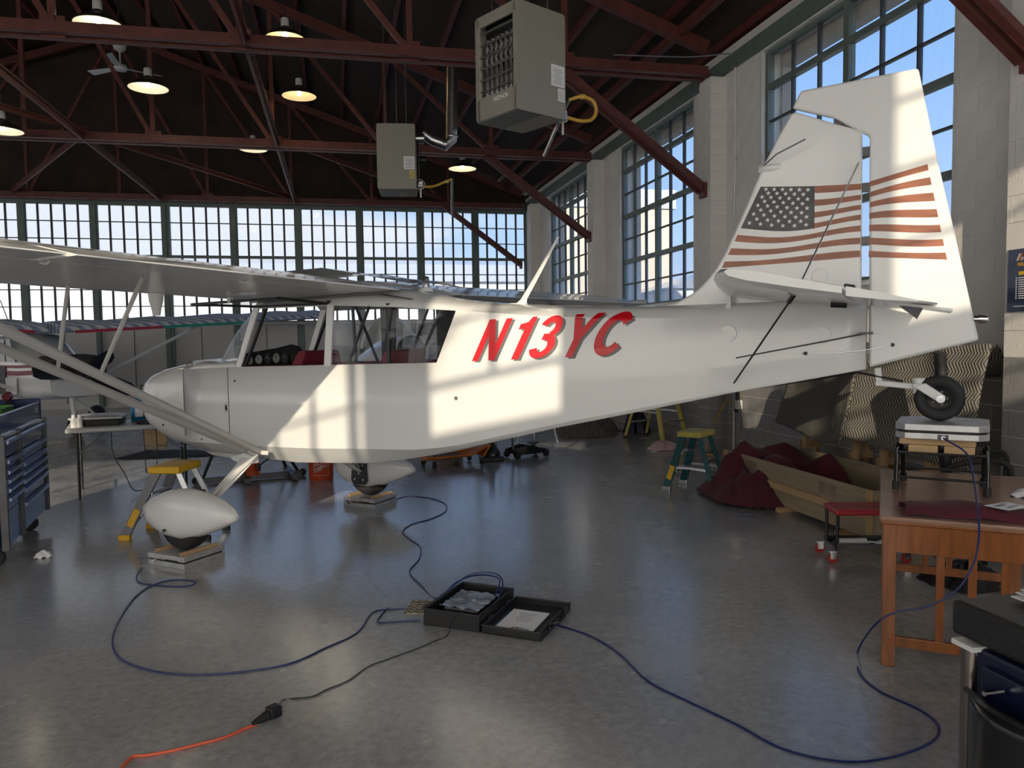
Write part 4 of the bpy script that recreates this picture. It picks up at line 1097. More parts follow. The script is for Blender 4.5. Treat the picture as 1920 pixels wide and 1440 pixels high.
def wing2(sg, L):
    q = MB(); rings = []
    for i in range(13):
        o = .1 + (L - .1) * i / 12; dz = .055 * o; c = 1.45 if i < 11 else 1.1; bul = .02 * math.sin(i * 2.1)
        rings.append([(.55 - c * u, sg * o, 1.80 + dz + t + bul * (t > .05)) for u, t in ((0, .02), (.03, .09), (.15, .17), (.4, .21), (.7, .14), (1, .03), (1, 0), (.5, -.01), (.06, -.01))])
    q.loft(rings); w = q.build('wing', 'striped_cover', P2, smooth=True, ang=60)
    for a, c_, m in ((.35, 2.0, 'crimson'), (2.0, 4.1, 'teal')):
        q = MB(); q.bar((.575, sg * a, 1.80 + .055 * a), (.575, sg * c_, 1.80 + .055 * c_), .05, .055); q.build('leading_edge_guard', m, w)
    q = MB(); q.tube([(.25, sg * 3.0, 1.79 + .055 * 3.0), (.2, sg * .5, .78)], .035, 10, flat=.5, upv=(1, 0, 0)); q.build('lift_strut', 'white_metal', P2, smooth=True)
wing2(1, 6.2); wing2(-1, 5.2)
for y in (-.95, .95):
    q = MB(); q.tube([(-.15, y * .45, .70), (-.15, y * .8, .46), (-.15, y, .24)], .05, 8, flat=.4); q.build('gear_leg', 'white_metal', P2, smooth=True)
    q = MB(); q.lathe([(.08, -.06), (.17, -.085), (.20, -.04), (.205, 0), (.20, .04), (.17, .085), (.08, .06)], 24, (-.15, y * 1.05, .205), Matrix.Rotation(PI / 2, 3, 'X')); q.build('main_wheel', 'rubber', P2, smooth=True)
q = MB(); q.tube([(1.05, 0, .78), (1.15, 0, .30)], .04, 10); q.build('nose_leg', 'white_metal', P2, smooth=True)
q = MB(); q.lathe([(.06, -.05), (.15, -.075), (.175, -.03), (.18, 0), (.175, .03), (.15, .075), (.06, .05)], 24, (1.17, 0, .18), Matrix.Rotation(PI / 2, 3, 'X')); q.build('nose_wheel', 'rubber', P2, smooth=True)
q = MB(); q.tube([(-.9, -.1, 1.80), (-1.4, -.1, 2.45)], .008, 6); q.build('whip_antenna', 'dark_steel', P2)

# ------------------------------------------------------------------ bubble-canopied helicopter seen through the cabin windows
HC = thing('helicopter', 'white bubble-canopied helicopter standing behind the cabin windows of the white aeroplane', 'helicopter', (1.25, 15.6, 0), math.radians(200))
q = MB(); rings = []
for x, w, z0, z1 in ((-1.0, .25, .9, 1.5), (-.7, .55, .7, 1.62), (-.2, .66, .58, 1.68), (.35, .66, .55, 1.60), (.75, .60, .58, 1.32), (1.1, .35, .68, 1.05)):
    rings.append([(x, w * math.copysign(abs(math.cos(a)) ** .75, math.cos(a)), (z0 + z1) / 2 + (z1 - z0) / 2 * math.copysign(abs(math.sin(a)) ** .75, math.sin(a))) for a in (2 * PI * k / 24 for k in range(24))])
q.loft(rings); q.build('cabin', 'plane_white', HC, smooth=True, ang=60)
q = MB(); q.lathe([(.0, .62), (.22, .58), (.42, .44), (.55, .22), (.58, 0)], 28, (.25, 0, 1.42)); cn = q.build('canopy', 'plexi', HC, smooth=True)
q = MB(); q.tube([(.25 + .58 * math.cos(a), 0, 1.42 + .62 * math.sin(a)) for a in (PI * k / 16 for k in range(17))], .03, 8); q.build('canopy_frame', 'white_metal', cn, smooth=True)
q = MB(); q.lathe([(.30, 0), (.34, .02), (.30, .05), (.0, .06)], 28, (.1, .66, 1.35), Matrix.Rotation(-PI / 2, 3, 'X')); pw_ = q.build('door_window', 'window_tint', HC, smooth=True)
q = MB(); q.tube([(.1 + .34 * math.cos(a), .70, 1.35 + .34 * math.sin(a)) for a in (2 * PI * k / 28 for k in range(28))], .025, 8, closed=True); q.build('window_ring', 'white_metal', pw_, smooth=True)
q = MB(); q.box((-.45, .60, 1.38), (.55, .10, .60)); ep = q.build('engine_panel', 'plastic_white', HC, bev=.06)
for zz in (1.50, 1.24):
    for k in range(5):
        q = MB(); q.box((-.55 + k * .055, .653, zz), (.022, .006, .022)); q.build('panel_slot', 'ink', ep)
q = MB(); q.tube([(-.9, 0, 1.25), (-3.4, 0, 1.35)], [.16, .07], 14); q.build('tail_boom', 'plane_white', HC, smooth=True)
q = MB(); q.cyl((-.3, 0, 1.6), (-.3, 0, 2.0), .05, 12); mst = q.build('rotor_mast', 'dark_steel', HC, smooth=True)
for y in (-.75, .75):
    q = MB(); q.tube(spline([(1.2, y, .20), (1.0, y, .04), (.3, y, .035), (-1.0, y, .035)], 5), .033, 10); sk = q.build('skid', 'white_metal', HC, smooth=True)
    for x in (.5, -.5):
        q = MB(); q.tube([(x, y, .05), (x, y * .6, .62)], .025, 8); q.build('skid_strut', 'white_metal', sk, smooth=True)

# ------------------------------------------------------------------ blue roller tool chest
TC = thing('tool_chest', 'tall blue roller tool chest with bright drawer pulls beside the folding table', 'tool chest', (-2.33, 6.03, 0), math.atan2(7.48 - 6.03, -2.55 + 2.33))
# local x along the drawer front (near -> far), y = into the chest (left), z up
LW, DP = 1.46, .56
q = MB(); q.box((LW / 2, DP / 2 + .03, .56), (LW, DP, .82)); q.box((LW / 2, DP - .02, 1.04), (LW, .05, .18)); q.box((.02, DP / 2, 1.04), (.04, DP, .18)); q.box((LW - .02, DP / 2, 1.04), (.04, DP, .18)); q.box((LW / 2, .02, 1.02), (LW, .03, .16))
body = q.build('body', 'tool_blue', TC, bev=.006)
mat('drawer_edge', (0.42, 0.50, 0.68), 0.3, 0.9, var=0.05)
def drawer(x0, x1, z0, z1):
    q = MB(); q.box(((x0 + x1) / 2, .012, (z0 + z1) / 2), (x1 - x0, .045, z1 - z0)); d = q.build('drawer', 'tool_blue', TC, bev=.004)
    q = MB(); q.prism([((x0 + .005), -.012, z1 - .035), (x0 + .005, -.045, z1 - .028), (x0 + .005, -.045, z1 - .006), (x0 + .005, -.012, z1 + .002)], (x1 - x0 - .01, 0, 0)); q.build('drawer_pull', 'drawer_edge', d)
drawer(.03, LW - .03, .80, .925)
xm = .50
for a, c in ((.70, .785), (.63, .695), (.565, .625), (.50, .56), (.39, .495), (.16, .385)): drawer(xm + .02, LW - .05, a, c)
for a, c in ((.715, .785), (.65, .71), (.585, .645), (.52, .58), (.41, .515)): drawer(.03, xm - .02, a, c)
q = MB(); q.box(((xm + .03) / 2, .012, .28), (xm - .05, .04, .25)); q.build('cupboard_door', 'tool_blue', TC, bev=.005)
for x in (.0, xm, LW):
    q = MB(); q.box((x, -.005, .55), (.028, .05, .82)); q.build('chrome_post', 'dark_steel', TC, bev=.004)
q = MB(); q.box((LW / 2, -.002, .945), (LW, .03, .02)); q.build('top_rim', 'chrome', TC)
text('chest_lettering', 'Pro', .085, 'white_paper', TC, (LW - .28, -.0005 - .0005, 1.02), (1, 0, 0), (0, 0, 1), shear=.3)
for x, y in ((.16, .10), (LW - .16, .10), (.16, .46), (LW - .16, .46)):
    q = MB(); q.box((x, y, .14), (.09, .10, .02)); q.box((x - .035, y, .10), (.01, .04, .09)); q.box((x + .035, y, .10), (.01, .04, .09)); cs = q.build('caster', 'dark_steel', TC)
    q = MB(); q.lathe([(.01, -.024), (.055, -.024), (.064, -.014), (.064, .014), (.055, .024), (.01, .024)], 20, (x, y, .064), Matrix.Rotation(PI / 2, 3, 'Y')); q.build('caster_wheel', 'rubber', cs, smooth=True)
# things lying in its open top
tcm = Matrix.Translation(TC.location) @ Matrix.Rotation(TC.rotation_euler.z, 4, 'Z')
def on_chest(x, y, z): return tcm @ Vector((x, y, z))
tk = thing('green_tray', 'bright green plastic tray in the top of the blue tool chest', 'tray', on_chest(.98, .28, .985), TC.rotation_euler.z)
mat('lime', (0.12, 0.42, 0.03), .4, var=.1)
q = MB(); q.box((0, 0, .055), (.42, .26, .02)); q.box((0, -.125, .085), (.42, .012, .06)); q.box((0, .125, .085), (.42, .012, .06)); q.box((-.205, 0, .085), (.012, .26, .06)); q.box((.205, 0, .085), (.012, .26, .06)); q.box((0, 0, .025), (.36, .2, .05)); q.build('tray_shell', 'lime', tk, bev=.006)
dr = thing('power_drill', 'black cordless drill lying on the blue tool chest', 'drill', on_chest(1.12, .34, 1.12), TC.rotation_euler.z + .3)
q = MB(); q.tube([(-.14, 0, .09), (-.06, 0, .085), (.08, 0, .075), (.15, 0, .07)], [.03, .045, .042, .02], 12); q.build('drill_body', 'black', dr, smooth=True)
q = MB(); q.tube([(.05, 0, .06), (.16, .02, -.01), (.20, .02, -.035)], [.022, .024, .03], 10); q.build('drill_grip', 'black_gloss', dr, smooth=True)
q = MB(); q.cyl((-.14, 0, .09), (-.19, 0, .093), .018, 12); q.build('drill_chuck', 'chrome', dr, smooth=True)
rg = thing('red_impact_tool', 'small dark red air tool on the blue tool chest behind the rim', 'air tool', on_chest(1.33, .22, 1.0), TC.rotation_euler.z)
q = MB(); q.tube([(-.06, 0, .16), (0, 0, .165), (.07, 0, .16)], [.03, .042, .03], 12); q.build('tool_head', 'stripe_red', rg, smooth=True)
q = MB(); q.tube([(.02, 0, .14), (.035, 0, .0)], .02, 10); q.build('tool_handle', 'black', rg, smooth=True)
cn_ = thing('tin_can', 'pale metal can with a lid standing in the blue tool chest', 'can', on_chest(.66, .36, .98), 0)
q = MB(); q.lathe([(.05, 0), (.052, .01), (.052, .17), (.05, .18)], 20); q.build('can_body', 'alu', cn_, smooth=True)
q = MB(); q.lathe([(.054, .175), (.054, .195), (.03, .2), (0, .2)], 20); q.build('can_lid', 'yellow_pale', cn_, smooth=True)

# ------------------------------------------------------------------ white folding table with odds and ends
FT = thing('folding_table', 'white plastic-topped folding table with black legs behind the white cowling', 'table', (-2.72, 8.58, 0), math.radians(14))
q = MB(); q.box((.62, .36, .71), (1.24, .76, .045)); q.build('table_top', 'plastic_white', FT, bev=.012)
for x in (.10, 1.12):
    q = MB(); q.tube([(x, .06, .69), (x, .06, .0)], .014, 8); q.build('leg', 'black', FT, smooth=True)
    q = MB(); q.tube([(x, .64, .69), (x, .64, .0)], .014, 8); q.build('leg', 'black', FT, smooth=True)
    q = MB(); q.tube([(x, .06, .20), (x, .64, .20)], .010, 8); q.build('leg_crossbar', 'dark_steel', FT, smooth=True)
    q = MB(); q.tube([(x, .35, .68), (x + (.30 if x < .5 else -.3), .35, .69), (x, .12, .45)], .009, 6); q.build('leg_brace', 'alu', FT)
ftm = Matrix.Translation(FT.location) @ Matrix.Rotation(FT.rotation_euler.z, 4, 'Z')
def on_ft(x, y, z=.733): return ftm @ Vector((x, y, z))
# white lidded case of parts
wc = thing('parts_case', 'flat white-lidded black parts case on the folding table', 'case', on_ft(.30, .36), math.radians(4))
q = MB(); q.box((0, 0, .035), (.46, .34, .07)); q.build('case_base', 'black', wc, bev=.01)
q = MB(); q.loft([[(x * k, y * k, z) for x, y in ((-.25, -.19), (.25, -.19), (.25, .19), (-.25, .19))] for z, k in ((.072, 1), (.09, 1.02), (.11, .7), (.118, .3))]); q.build('case_lid', 'plastic_white', wc, smooth=True, ang=30)
for x, y in ((-.20, -.20), (-.14, -.21)):
    q = MB(); q.lathe([(.03, 0), (.03, .09), (.018, .10), (.018, .13), (0, .13)], 14, (x, y, .0)); q.build('case_foot', 'plastic_white', wc, smooth=True)
bt = thing('blue_bottle', 'bright blue plastic bottle with a narrow neck on the folding table', 'bottle', on_ft(.68, .47), 0)
q = MB(); q.loft([[(x * a, y * a * .6, z) for x, y in ((math.cos(t), math.sin(t)) for t in (2 * PI * k / 20 for k in range(20)))] for z, a in ((0, .07), (.005, .075), (.16, .075), (.22, .06), (.25, .03), (.26, .022), (.31, .022))]); q.build('bottle_body', 'bottle_blue', bt, smooth=True)
q = MB(); q.cyl((0, 0, .305), (0, 0, .335), .026, 16); q.build('bottle_cap', 'bottle_blue', bt, smooth=True)
q = MB(); q.box((.02, -.048, .10), (.08, .004, .09)); q.build('bottle_label', 'white_paper', bt)
bb = thing('black_meter', 'black boxed meter with a carrying handle on the folding table', 'meter', on_ft(.90, .40), .2)
q = MB(); q.box((0, 0, .06), (.22, .16, .12)); q.build('meter_body', 'black', bb, bev=.02)
q = MB(); q.tube([(-.08, 0, .12), (-.07, 0, .155), (.07, 0, .155), (.08, 0, .12)], .012, 8); q.build('meter_handle', 'black_gloss', bb, smooth=True)
cl = thing('charger', 'low black charger with a coiled lead in front of the meter', 'charger', on_ft(.76, .14), -.1)
q = MB(); q.box((0, 0, .02), (.20, .10, .04)); q.build('charger_body', 'black', cl, bev=.012)
q = MB(); q.tube([(.10 + .05 * math.cos(a), .04 * math.sin(a), .012 + .006 * a / 6.28) for a in (k * .5 for k in range(26))], .006, 6); q.build('charger_lead', 'cord_black', cl)
pp = thing('loose_papers', 'white papers hanging over the folding table edge under the nose', 'paper', on_ft(1.10, .12), .1)
q = MB(); q.grid(lambda u, v: (-.15 + .3 * u, -.1 + .22 * v, .006 + .012 * math.sin(u * 3) * v), 6, 4); q.build('sheet', 'white_paper', pp, solid=.002)
# leads hanging from the table
for i, (x, dx, zz) in enumerate(((.42, .26, .02), (.72, .03, .18), (.84, -.02, .16))):
    o = thing('hanging_lead', ['thin black lead drooping from the folding table to the floor mat', 'thin black lead looping under the folding table, nearer the crossbar', 'thin black lead looping under the folding table, nearer the box'][i], 'lead', on_ft(x, .02, .70))
    q = MB(); q.tube(spline([(0, -.02, 0), (.01, -.03, -.25), (dx * .4, -.02, -.45), (dx * .7, 0, zz - .72 + .06), (dx, .1, zz - .69)], 6), .005, 6); q.build('wire', 'cord_black', o, smooth=True)
# cardboard box behind, black floor mat
cbx = thing('cardboard_box', 'small open cardboard box on the floor beyond the folding table', 'box', (-2.85, 13.1, 0), .15)
for c, d in (((0, -.12, .10), (.32, .01, .20)), ((0, .12, .10), (.32, .01, .20)), ((-.155, 0, .10), (.01, .24, .20)), ((.155, 0, .10), (.01, .24, .20)), ((0, 0, .006), (.32, .24, .01))):
    q = MB(); q.box(c, d); q.build('box_panel', 'cardboard', cbx)
q = MB(); q.box((0, -.17, .215), (.32, .10, .008), R=Matrix.Rotation(.5, 3, 'X')); q.build('box_flap', 'cardboard', cbx)
mt = MB(); mt.grid(lambda u, v: (-3.0 + 1.9 * u + .25 * v, 11.35 + .75 * v, .006 + .022 * (1 - min(1, min(u, 1 - u) * 14)) + .01 * math.sin(u * 11) * v), 30, 6)
tag(mt.build('floor_mat', 'rubber', None, smooth=True, solid=.012), 'long black rubber mat curling at its edge on the floor behind the folding table', 'mat')

# ------------------------------------------------------------------ step ladders
def stepladder(name, label, loc, rz, H, wt, wb, sp0, sp1, m_front, m_rear, m_top, steps, sticker, feet):
    t = thing(name, label, 'step ladder', loc, rz, 'folding step ladders')
    # local: front rails lean back towards +y, steps face -y
    top = MB(); top.box((0, .0, H - .03), (wt + .10, .26, .06)); tp = top.build('top_step', m_top, t, bev=.012)
    q = MB()
    for x, y in ((-.12, -.131), (.0, -.131), (.12, -.131)): q.cyl((x, y, H - .03), (x, y - .004, H - .03), .009, 8)
    for ci, (x, y) in enumerate(((-.12, -.131), (.0, -.131), (.12, -.131))):
        q = MB(); q.cyl((x, y + .004, H - .03), (x, y - .004, H - .03), .009, 8); q.build('rivet', 'dark_steel', tp)
    fr = {}
    for sg in (-1, 1):
        a, b_ = Vector((sg * wt / 2, -.08, H - .05)), Vector((sg * wb / 2, -sp0, 0.03))
        q = MB(); q.bar(a, b_, .028, .075, upv=(0, 1, 0)); rl = q.build('front_rail', m_front, t, bev=.004)
        fr[sg] = (a, b_)
        q = MB(); q.box(b_ + Vector((0, -.0, -.008)), (.045, .095, .045)); q.build('foot_pad', feet, rl, bev=.005)
        if sg == sticker:
            q = MB(); c0, c1 = b_.lerp(a, .16), b_.lerp(a, .42); q.bar(c0 + Vector((sg * .0155, 0, 0)), c1 + Vector((sg * .0155, 0, 0)), .002, .055, upv=(0, 1, 0)); q.build('warning_sticker', 'yellow', rl)
        a, b_ = Vector((sg * (wt / 2 - .02), .09, H - .05)), Vector((sg * (wb / 2 - .03), sp1, 0.02))
        q = MB(); q.bar(a, b_, .022, .045, upv=(0, 1, 0)); rr = q.build('rear_rail', m_rear, t, bev=.004)
        q = MB(); q.box(b_ + Vector((0, 0, .0)), (.032, .055, .04)); q.build('foot_pad', 'black', rr)
        fr[sg * 2] = (a, b_)
    for k in range(steps):
        f = (k + 1) / (steps + 1)
        p, r_ = fr[-1][1].lerp(fr[-1][0], f), fr[1][1].lerp(fr[1][0], f)
        q = MB(); q.box(((p.x + r_.x) / 2, p.y + .01, p.z), (abs(r_.x - p.x), .085, .022)); q.build('step', 'alu', t, bev=.003)
    for f in (.22, .55):
        p, r_ = fr[-2][1].lerp(fr[-2][0], f), fr[2][1].lerp(fr[2][0], f)
        q = MB(); q.bar(p, r_, .02, .03); q.build('rear_crossbar', 'alu', t)
    for sg in (-1, 1):
        p, r_ = fr[sg][1].lerp(fr[sg][0], .38), fr[sg * 2][1].lerp(fr[sg * 2][0], .38)
        q = MB(); q.bar(p, (p + r_) / 2 + Vector((0, 0, .01)), .004, .022); q.bar((p + r_) / 2 + Vector((0, 0, .01)), r_, .004, .022); q.build('spreader', 'alu', t)
        p2 = fr[sg][1].lerp(fr[sg][0], .06)
        st0 = fr[sg][1].lerp(fr[sg][0], 1 / (steps + 1))
        q = MB(); q.bar(p2, Vector((sg * .06, st0.y, st0.z - .01)), .004, .02); q.build('step_brace', 'alu', t)
    return t
stepladder('step_ladder', 'grey step ladder with a bright yellow top beside the near wheel scale', (-1.34, 6.80, 0), math.radians(-108), .60, .28, .40, .34, .34, 'ladder_grey', 'alu', 'yellow', 2, 1, 'yellow')
stepladder('step_ladder', 'teal green step ladder with a worn pale yellow top beside the maroon blanket', (3.60, 7.29, 0), math.radians(-141), .62, .27, .40, .24, .26, 'ladder_green', 'ladder_green', 'yellow_pale', 2, 1, 'alu')
stepladder('step_ladder', 'all yellow step ladder standing by the striped blankets at the block wall', (4.78, 11.05, 0), math.radians(25), 1.15, .34, .55, .38, .42, 'yellow_pale', 'yellow_pale', 'yellow_pale', 3, 0, 'black')

# ------------------------------------------------------------------ orange lifting jack on a black stand
JS = thing('lifting_stand', 'black braced floor stand with an orange hydraulic jack under the fuselage', 'jack stand', (-0.98, 9.25, 0), math.radians(12))
for a, c in (((-.62, 0, .04), (.55, .0, .04)), ((-.1, -.28, .04), (-.1, .45, .04)), ((.42, -.3, .04), (.42, .42, .04))):
    q = MB(); q.bar(a, c, .07, .06); q.build('base_beam', 'dark_steel', JS, bev=.005)
for a, c in (((-.55, 0, .06), (-.28, 0, .72)), ((.50, 0, .06), (.12, 0, .72)), ((-.1, .42, .06), (-.05, .08, .72)), ((.42, .38, .06), (.12, .08, .72)), ((-.1, -.05, .06), (-.08, 0, .72))):
    q = MB(); q.tube([a, c], .018, 8); q.build('brace_tube', 'black', JS, smooth=True)
q = MB(); q.lathe([(.085, .07), (.085, .12), (.07, .13), (.07, .38), (.05, .39), (.035, .40), (.035, .55)], 20, (-.02, -.02, 0)); q.box((-.02, -.02, .22), (.15, .11, .32)); jk = q.build('jack_cylinder', 'jack_orange', JS, smooth=True, ang=30)
q = MB(); q.cyl((.05, -.1, .12), (.05, -.1, .2), .02, 10); q.bar((.05, -.1, .18), (.22, -.14, .30), .02, .02); q.build('jack_handle', 'black', jk)
q = MB(); q.box((-.02, 0, .71), (.4, .12, .05)); q.build('saddle_plate', 'dark_steel', JS)
for x in (-.62, .55):
    q = MB(); q.lathe([(.01, -.02), (.04, -.02), (.045, 0), (.04, .02), (.01, .02)], 16, (x, 0, .045), Matrix.Rotation(PI / 2, 3, 'X')); q.build('caster_wheel', 'rubber', JS, smooth=True)
# orange bucket
BK = thing('orange_bucket', 'orange plastic pail with white square logo and lettering under the belly', 'bucket', (-.22, 9.1, 0), 0)
q = MB(); q.lathe([(.0, .012), (.125, .012), (.13, .0), (.135, .0), (.152, .36), (.157, .36), (.157, .375), (.145, .375), (.128, .02), (0, .02)], 36, cap=False); q.build('pail', 'bucket_orange', BK, smooth=True, ang=40)
q = MB(); q.tube([(.155 * math.cos(a), .155 * math.sin(a), .30) for a in (2 * PI * k / 28 for k in range(28))], .008, 6, closed=True); q.build('pail_rim', 'bucket_orange', BK, smooth=True)
def curved_text(txt, size, th0, z0, R0, par, rot=0.0):
    me = text_mesh(txt, size, .001)
    for v in me.vertices:
        x, y = v.co.x, v.co.y
        x, y = x * math.cos(rot) - y * math.sin(rot), x * math.sin(rot) + y * math.cos(rot)
        R1 = .1352 + (z0 + y) / .36 * .017 + .0015
        a = th0 + x / R1; v.co = (R1 * math.cos(a), R1 * math.sin(a), z0 + y)
    me.materials.clear(); place('pail_lettering', me, 'white_paper', par)
ca = math.atan2(-9.1, .22)
for tx, zz, dx in (('THE', .235, -.03), ('HOME', .175, -.055), ('DEPOT', .115, -.05)): curved_text(tx, .062, ca - .10 + dx / .14, zz - .02, 0, BK, .45)
q = MB()
for x0, z0, x1, z1 in ((-.085, .06, .085, .06), (.085, .06, .085, .25), (.085, .25, -.085, .25), (-.085, .25, -.085, .06)):
    for k in range(6):
        t0, t1 = k / 6, (k + 1) / 6
        def P_(t): 
            x, z = x0 + (x1 - x0) * t, z0 + (z1 - z0) * t; R1 = .1352 + z / .36 * .017 + .0015; a = ca + x / R1; return (R1 * math.cos(a), R1 * math.sin(a), z)
        q.bar(P_(t0), P_(t1), .003, .003)
q.build('logo_border', 'white_paper', BK)

# ------------------------------------------------------------------ orange creeper, black transmission jack, small table
CR_ = thing('orange_creeper', 'orange plastic mechanics creeper with small black casters beyond the far wheel', 'creeper', (1.35, 9.62, 0), math.radians(14))
q = MB(); q.grid(lambda u, v: (-.36 + .8 * u, -.24 + .48 * v, .09 + .10 * max(0, u - .7) / .3 + .05 * abs(v - .5) * 2 + .012 * math.sin(u * 20) * 0), 14, 6); q.build('creeper_shell', 'orange', CR_, smooth=True, solid=.03)
q = MB(); q.box((-.02, 0, .125), (.34, .24, .02)); q.build('creeper_pad', 'black', CR_, bev=.008)
q = MB(); q.prism([(.36, -.24, .12), (.46, -.24, .26), (.46, .24, .26), (.36, .24, .12)], (.02, 0, -.02)); q.build('head_rest', 'orange', CR_, bev=.005)
for x, y in ((-.28, -.2), (.02, -.2), (.36, -.2), (-.28, .2), (.36, .2)):
    q = MB(); q.box((x, y, .075), (.04, .03, .03)); c_ = q.build('caster', 'dark_steel', CR_)
    q = MB(); q.lathe([(.005, -.014), (.03, -.014), (.034, 0), (.03, .014), (.005, .014)], 14, (x, y - .01, .034), Matrix.Rotation(PI / 2, 3, 'X')); q.build('caster_wheel', 'black', c_, smooth=True)
cb2 = thing('parts_carton', 'brown carton standing behind the orange creeper', 'box', (1.42, 10.25, 0), .2)
q = MB(); q.box((0, 0, .16), (.34, .26, .32)); q.build('carton_body', 'cardboard', cb2, bev=.004)
q = MB(); q.box((0, -.131, .16), (.06, .003, .32)); q.build('carton_tape', 'plywood', cb2)
TJ = thing('transmission_jack', 'black bottle-type floor jack with a flared neck beside the orange creeper', 'jack', (1.93, 9.78, 0), 0)
q = MB(); q.lathe([(.10, .03), (.11, .05), (.11, .12), (.08, .16), (.045, .22), (.038, .28), (.038, .46)], 18); q.build('jack_body', 'black', TJ, smooth=True)
q = MB(); q.box((0, 0, .03), (.30, .22, .06)); q.build('jack_base', 'black', TJ, bev=.01)
text('jack_lettering', 'USA', .03, 'white_paper', TJ, (-.03, -.1115, .08), (1, 0, 0), (0, 0, 1))
SJ = thing('trolley_jack', 'low black trolley jack with a tilted handle next to the bottle jack', 'jack', (2.45, 9.95, 0), math.radians(20))
for y in (-.10, .10):
    q = MB(); q.prism([(-.28, y, .05), (.25, y, .05), (.25, y, .10), (-.05, y, .17), (-.28, y, .12)], (0, .012, 0)); q.build('side_plate', 'black', SJ)
q = MB(); q.box((0, 0, .08), (.40, .19, .04)); q.build('cross_frame', 'black', SJ)
q = MB(); q.lathe([(.05, 0), (.08, .0), (.08, .02), (.05, .02)], 18, (.1, 0, .18)); q.cyl((.1, 0, .09), (.1, 0, .18), .03, 12); q.build('saddle', 'dark_steel', SJ)
q = MB(); q.tube([(-.22, 0, .12), (-.27, 0, .60)], .016, 8); q.build('handle', 'dark_steel', SJ, smooth=True)
for x in (-.24, .22):
    for y in (-.13, .13):
        q = MB(); q.lathe([(.005, -.015), (.045, -.015), (.05, 0), (.045, .015), (.005, .015)], 16, (x, y, .05), Matrix.Rotation(PI / 2, 3, 'X')); q.build('jack_wheel', 'rubber', SJ, smooth=True)
ST_ = thing('far_side_table', 'small table on thin white splayed legs beyond the trolley jack', 'table', (2.75, 11.2, 0), math.radians(30))
q = MB(); q.box((0, 0, .735), (.8, .55, .03)); q.build('table_top', 'plastic_white', ST_, bev=.008)
for x, y in ((-.33, -.2), (.33, -.2), (-.33, .2), (.33, .2)):
    q = MB(); q.tube([(x, y, .72), (x * 1.05, y * 1.05, .35), (x * 1.25, y * 1.25, .0)], .016, 8); q.build('leg', 'white_metal', ST_, smooth=True)

# ------------------------------------------------------------------ heap of striped woven blankets
def weave_mat():
    m = bpy.data.materials.new('woven_blanket'); m.use_nodes = True; n, l = m.node_tree.nodes, m.node_tree.links; b = n['Principled BSDF']
    t = n.new('ShaderNodeTexCoord'); w = n.new('ShaderNodeTexWave'); w.inputs['Scale'].default_value = 9; w.inputs['Distortion'].default_value = 5; w.inputs['Detail'].default_value = 3
    l.new(t.outputs['Object'], w.inputs['Vector'])
    r = n.new('ShaderNodeValToRGB'); r.color_ramp.elements[0].position = .35; r.color_ramp.elements[0].color = (.03, .028, .028, 1); r.color_ramp.elements[1].position = .6; r.color_ramp.elements[1].color = (.50, .46, .42, 1)
    x = r.color_ramp.elements.new(.85); x.color = (.16, .11, .10, 1)
    l.new(w.outputs['Fac'], r.inputs[0]); l.new(r.outputs[0], b.inputs['Base Color']); b.inputs['Roughness'].default_value = .95; MATS['woven'] = m
weave_mat()
def heap(name, label, cat, c, sx, sy, h, m, seed, nfold=5):
    rnd = random.Random(seed); ph = [rnd.uniform(0, 6.28) for _ in range(6)]
    q = MB(); n = 22; nr = 9; vs = [(0, 0, h)]; rings = []
    for j in range(1, nr + 1):
        f = j / nr; ring = []
        for k in range(n * 2):
            a = PI * k / n
            rr = 1 + .12 * math.sin(3 * a + ph[0]) + .07 * math.sin(7 * a + ph[1])
            zz = h * (1 - f ** 2.4) * (1 + .22 * math.sin(nfold * a + ph[2] + 3 * f) * f) + .02 * math.sin(9 * a + ph[3] + 9 * f)
            ring.append((c[0] + sx * rr * f * math.cos(a), c[1] + sy * rr * f * math.sin(a), max(.006, zz) if j < nr else .004))
        rings.append(ring)
    q.loft(rings); 
    return tag(q.build(name, m, None, smooth=True, ang=80), label, cat)
heap('blanket_heap', 'heap of brown and cream striped woven blankets on the floor by the yellow ladder', 'blanket', (4.0, 12.2, 0), .55, .34, .36, 'woven', 3)
heap('blanket_heap', 'low folded striped blanket lying in front of the blanket heap', 'blanket', (3.85, 11.66, 0), .48, .13, .14, 'woven', 8, 3)
heap('dark_bag', 'dark blue black bag slumped under the yellow ladder', 'bag', (4.82, 11.95, 0), .22, .2, .42, 'tool_navy', 5)
heap('rag', 'crumpled pink and white rag on the floor behind the green ladder', 'rag', (4.45, 10.05, 0), .24, .17, .10, 'pink_rag', 12, 6)
# ------------------------------------------------------------------ weighing scales
def scale_pad(name, label, loc, rz, size, h, chamfer, extra):
    t = thing(name, label, 'scale', loc, rz, 'aircraft weighing scales')
    def slab(z0, z1, s, nm, m):
        c = chamfer; q = MB()
        poly = [(-s + c, -s), (s - c, -s), (s, -s + c), (s, s - c), (s - c, s), (-s + c, s), (-s, s - c), (-s, -s + c)] if c > .001 else [(-s, -s), (s, -s), (s, s), (-s, s)]
        q.prism([(x, y, z0) for x, y in poly], (0, 0, z1 - z0)); return q.build(nm, m, t, bev=.003)
    s = size / 2
    slab(0, h * .42, s, 'base_plate', 'scale_alu'); slab(h * .42, h * .56, s - .012, 'load_cell_gap', 'black'); slab(h * .56, h, s, 'top_plate', 'scale_alu')
    return t
mat('scale_alu', (0.60, 0.60, 0.60), 0.42, 0.75, var=0.12, vscale=10)
PR = PANG - PI / 2
def pl_world(s, off, z): return PMID + Vector((math.sin(PANG), -math.cos(PANG), 0)) * s + Vector((-math.cos(PANG), -math.sin(PANG), 0)) * off + Vector((0, 0, z))
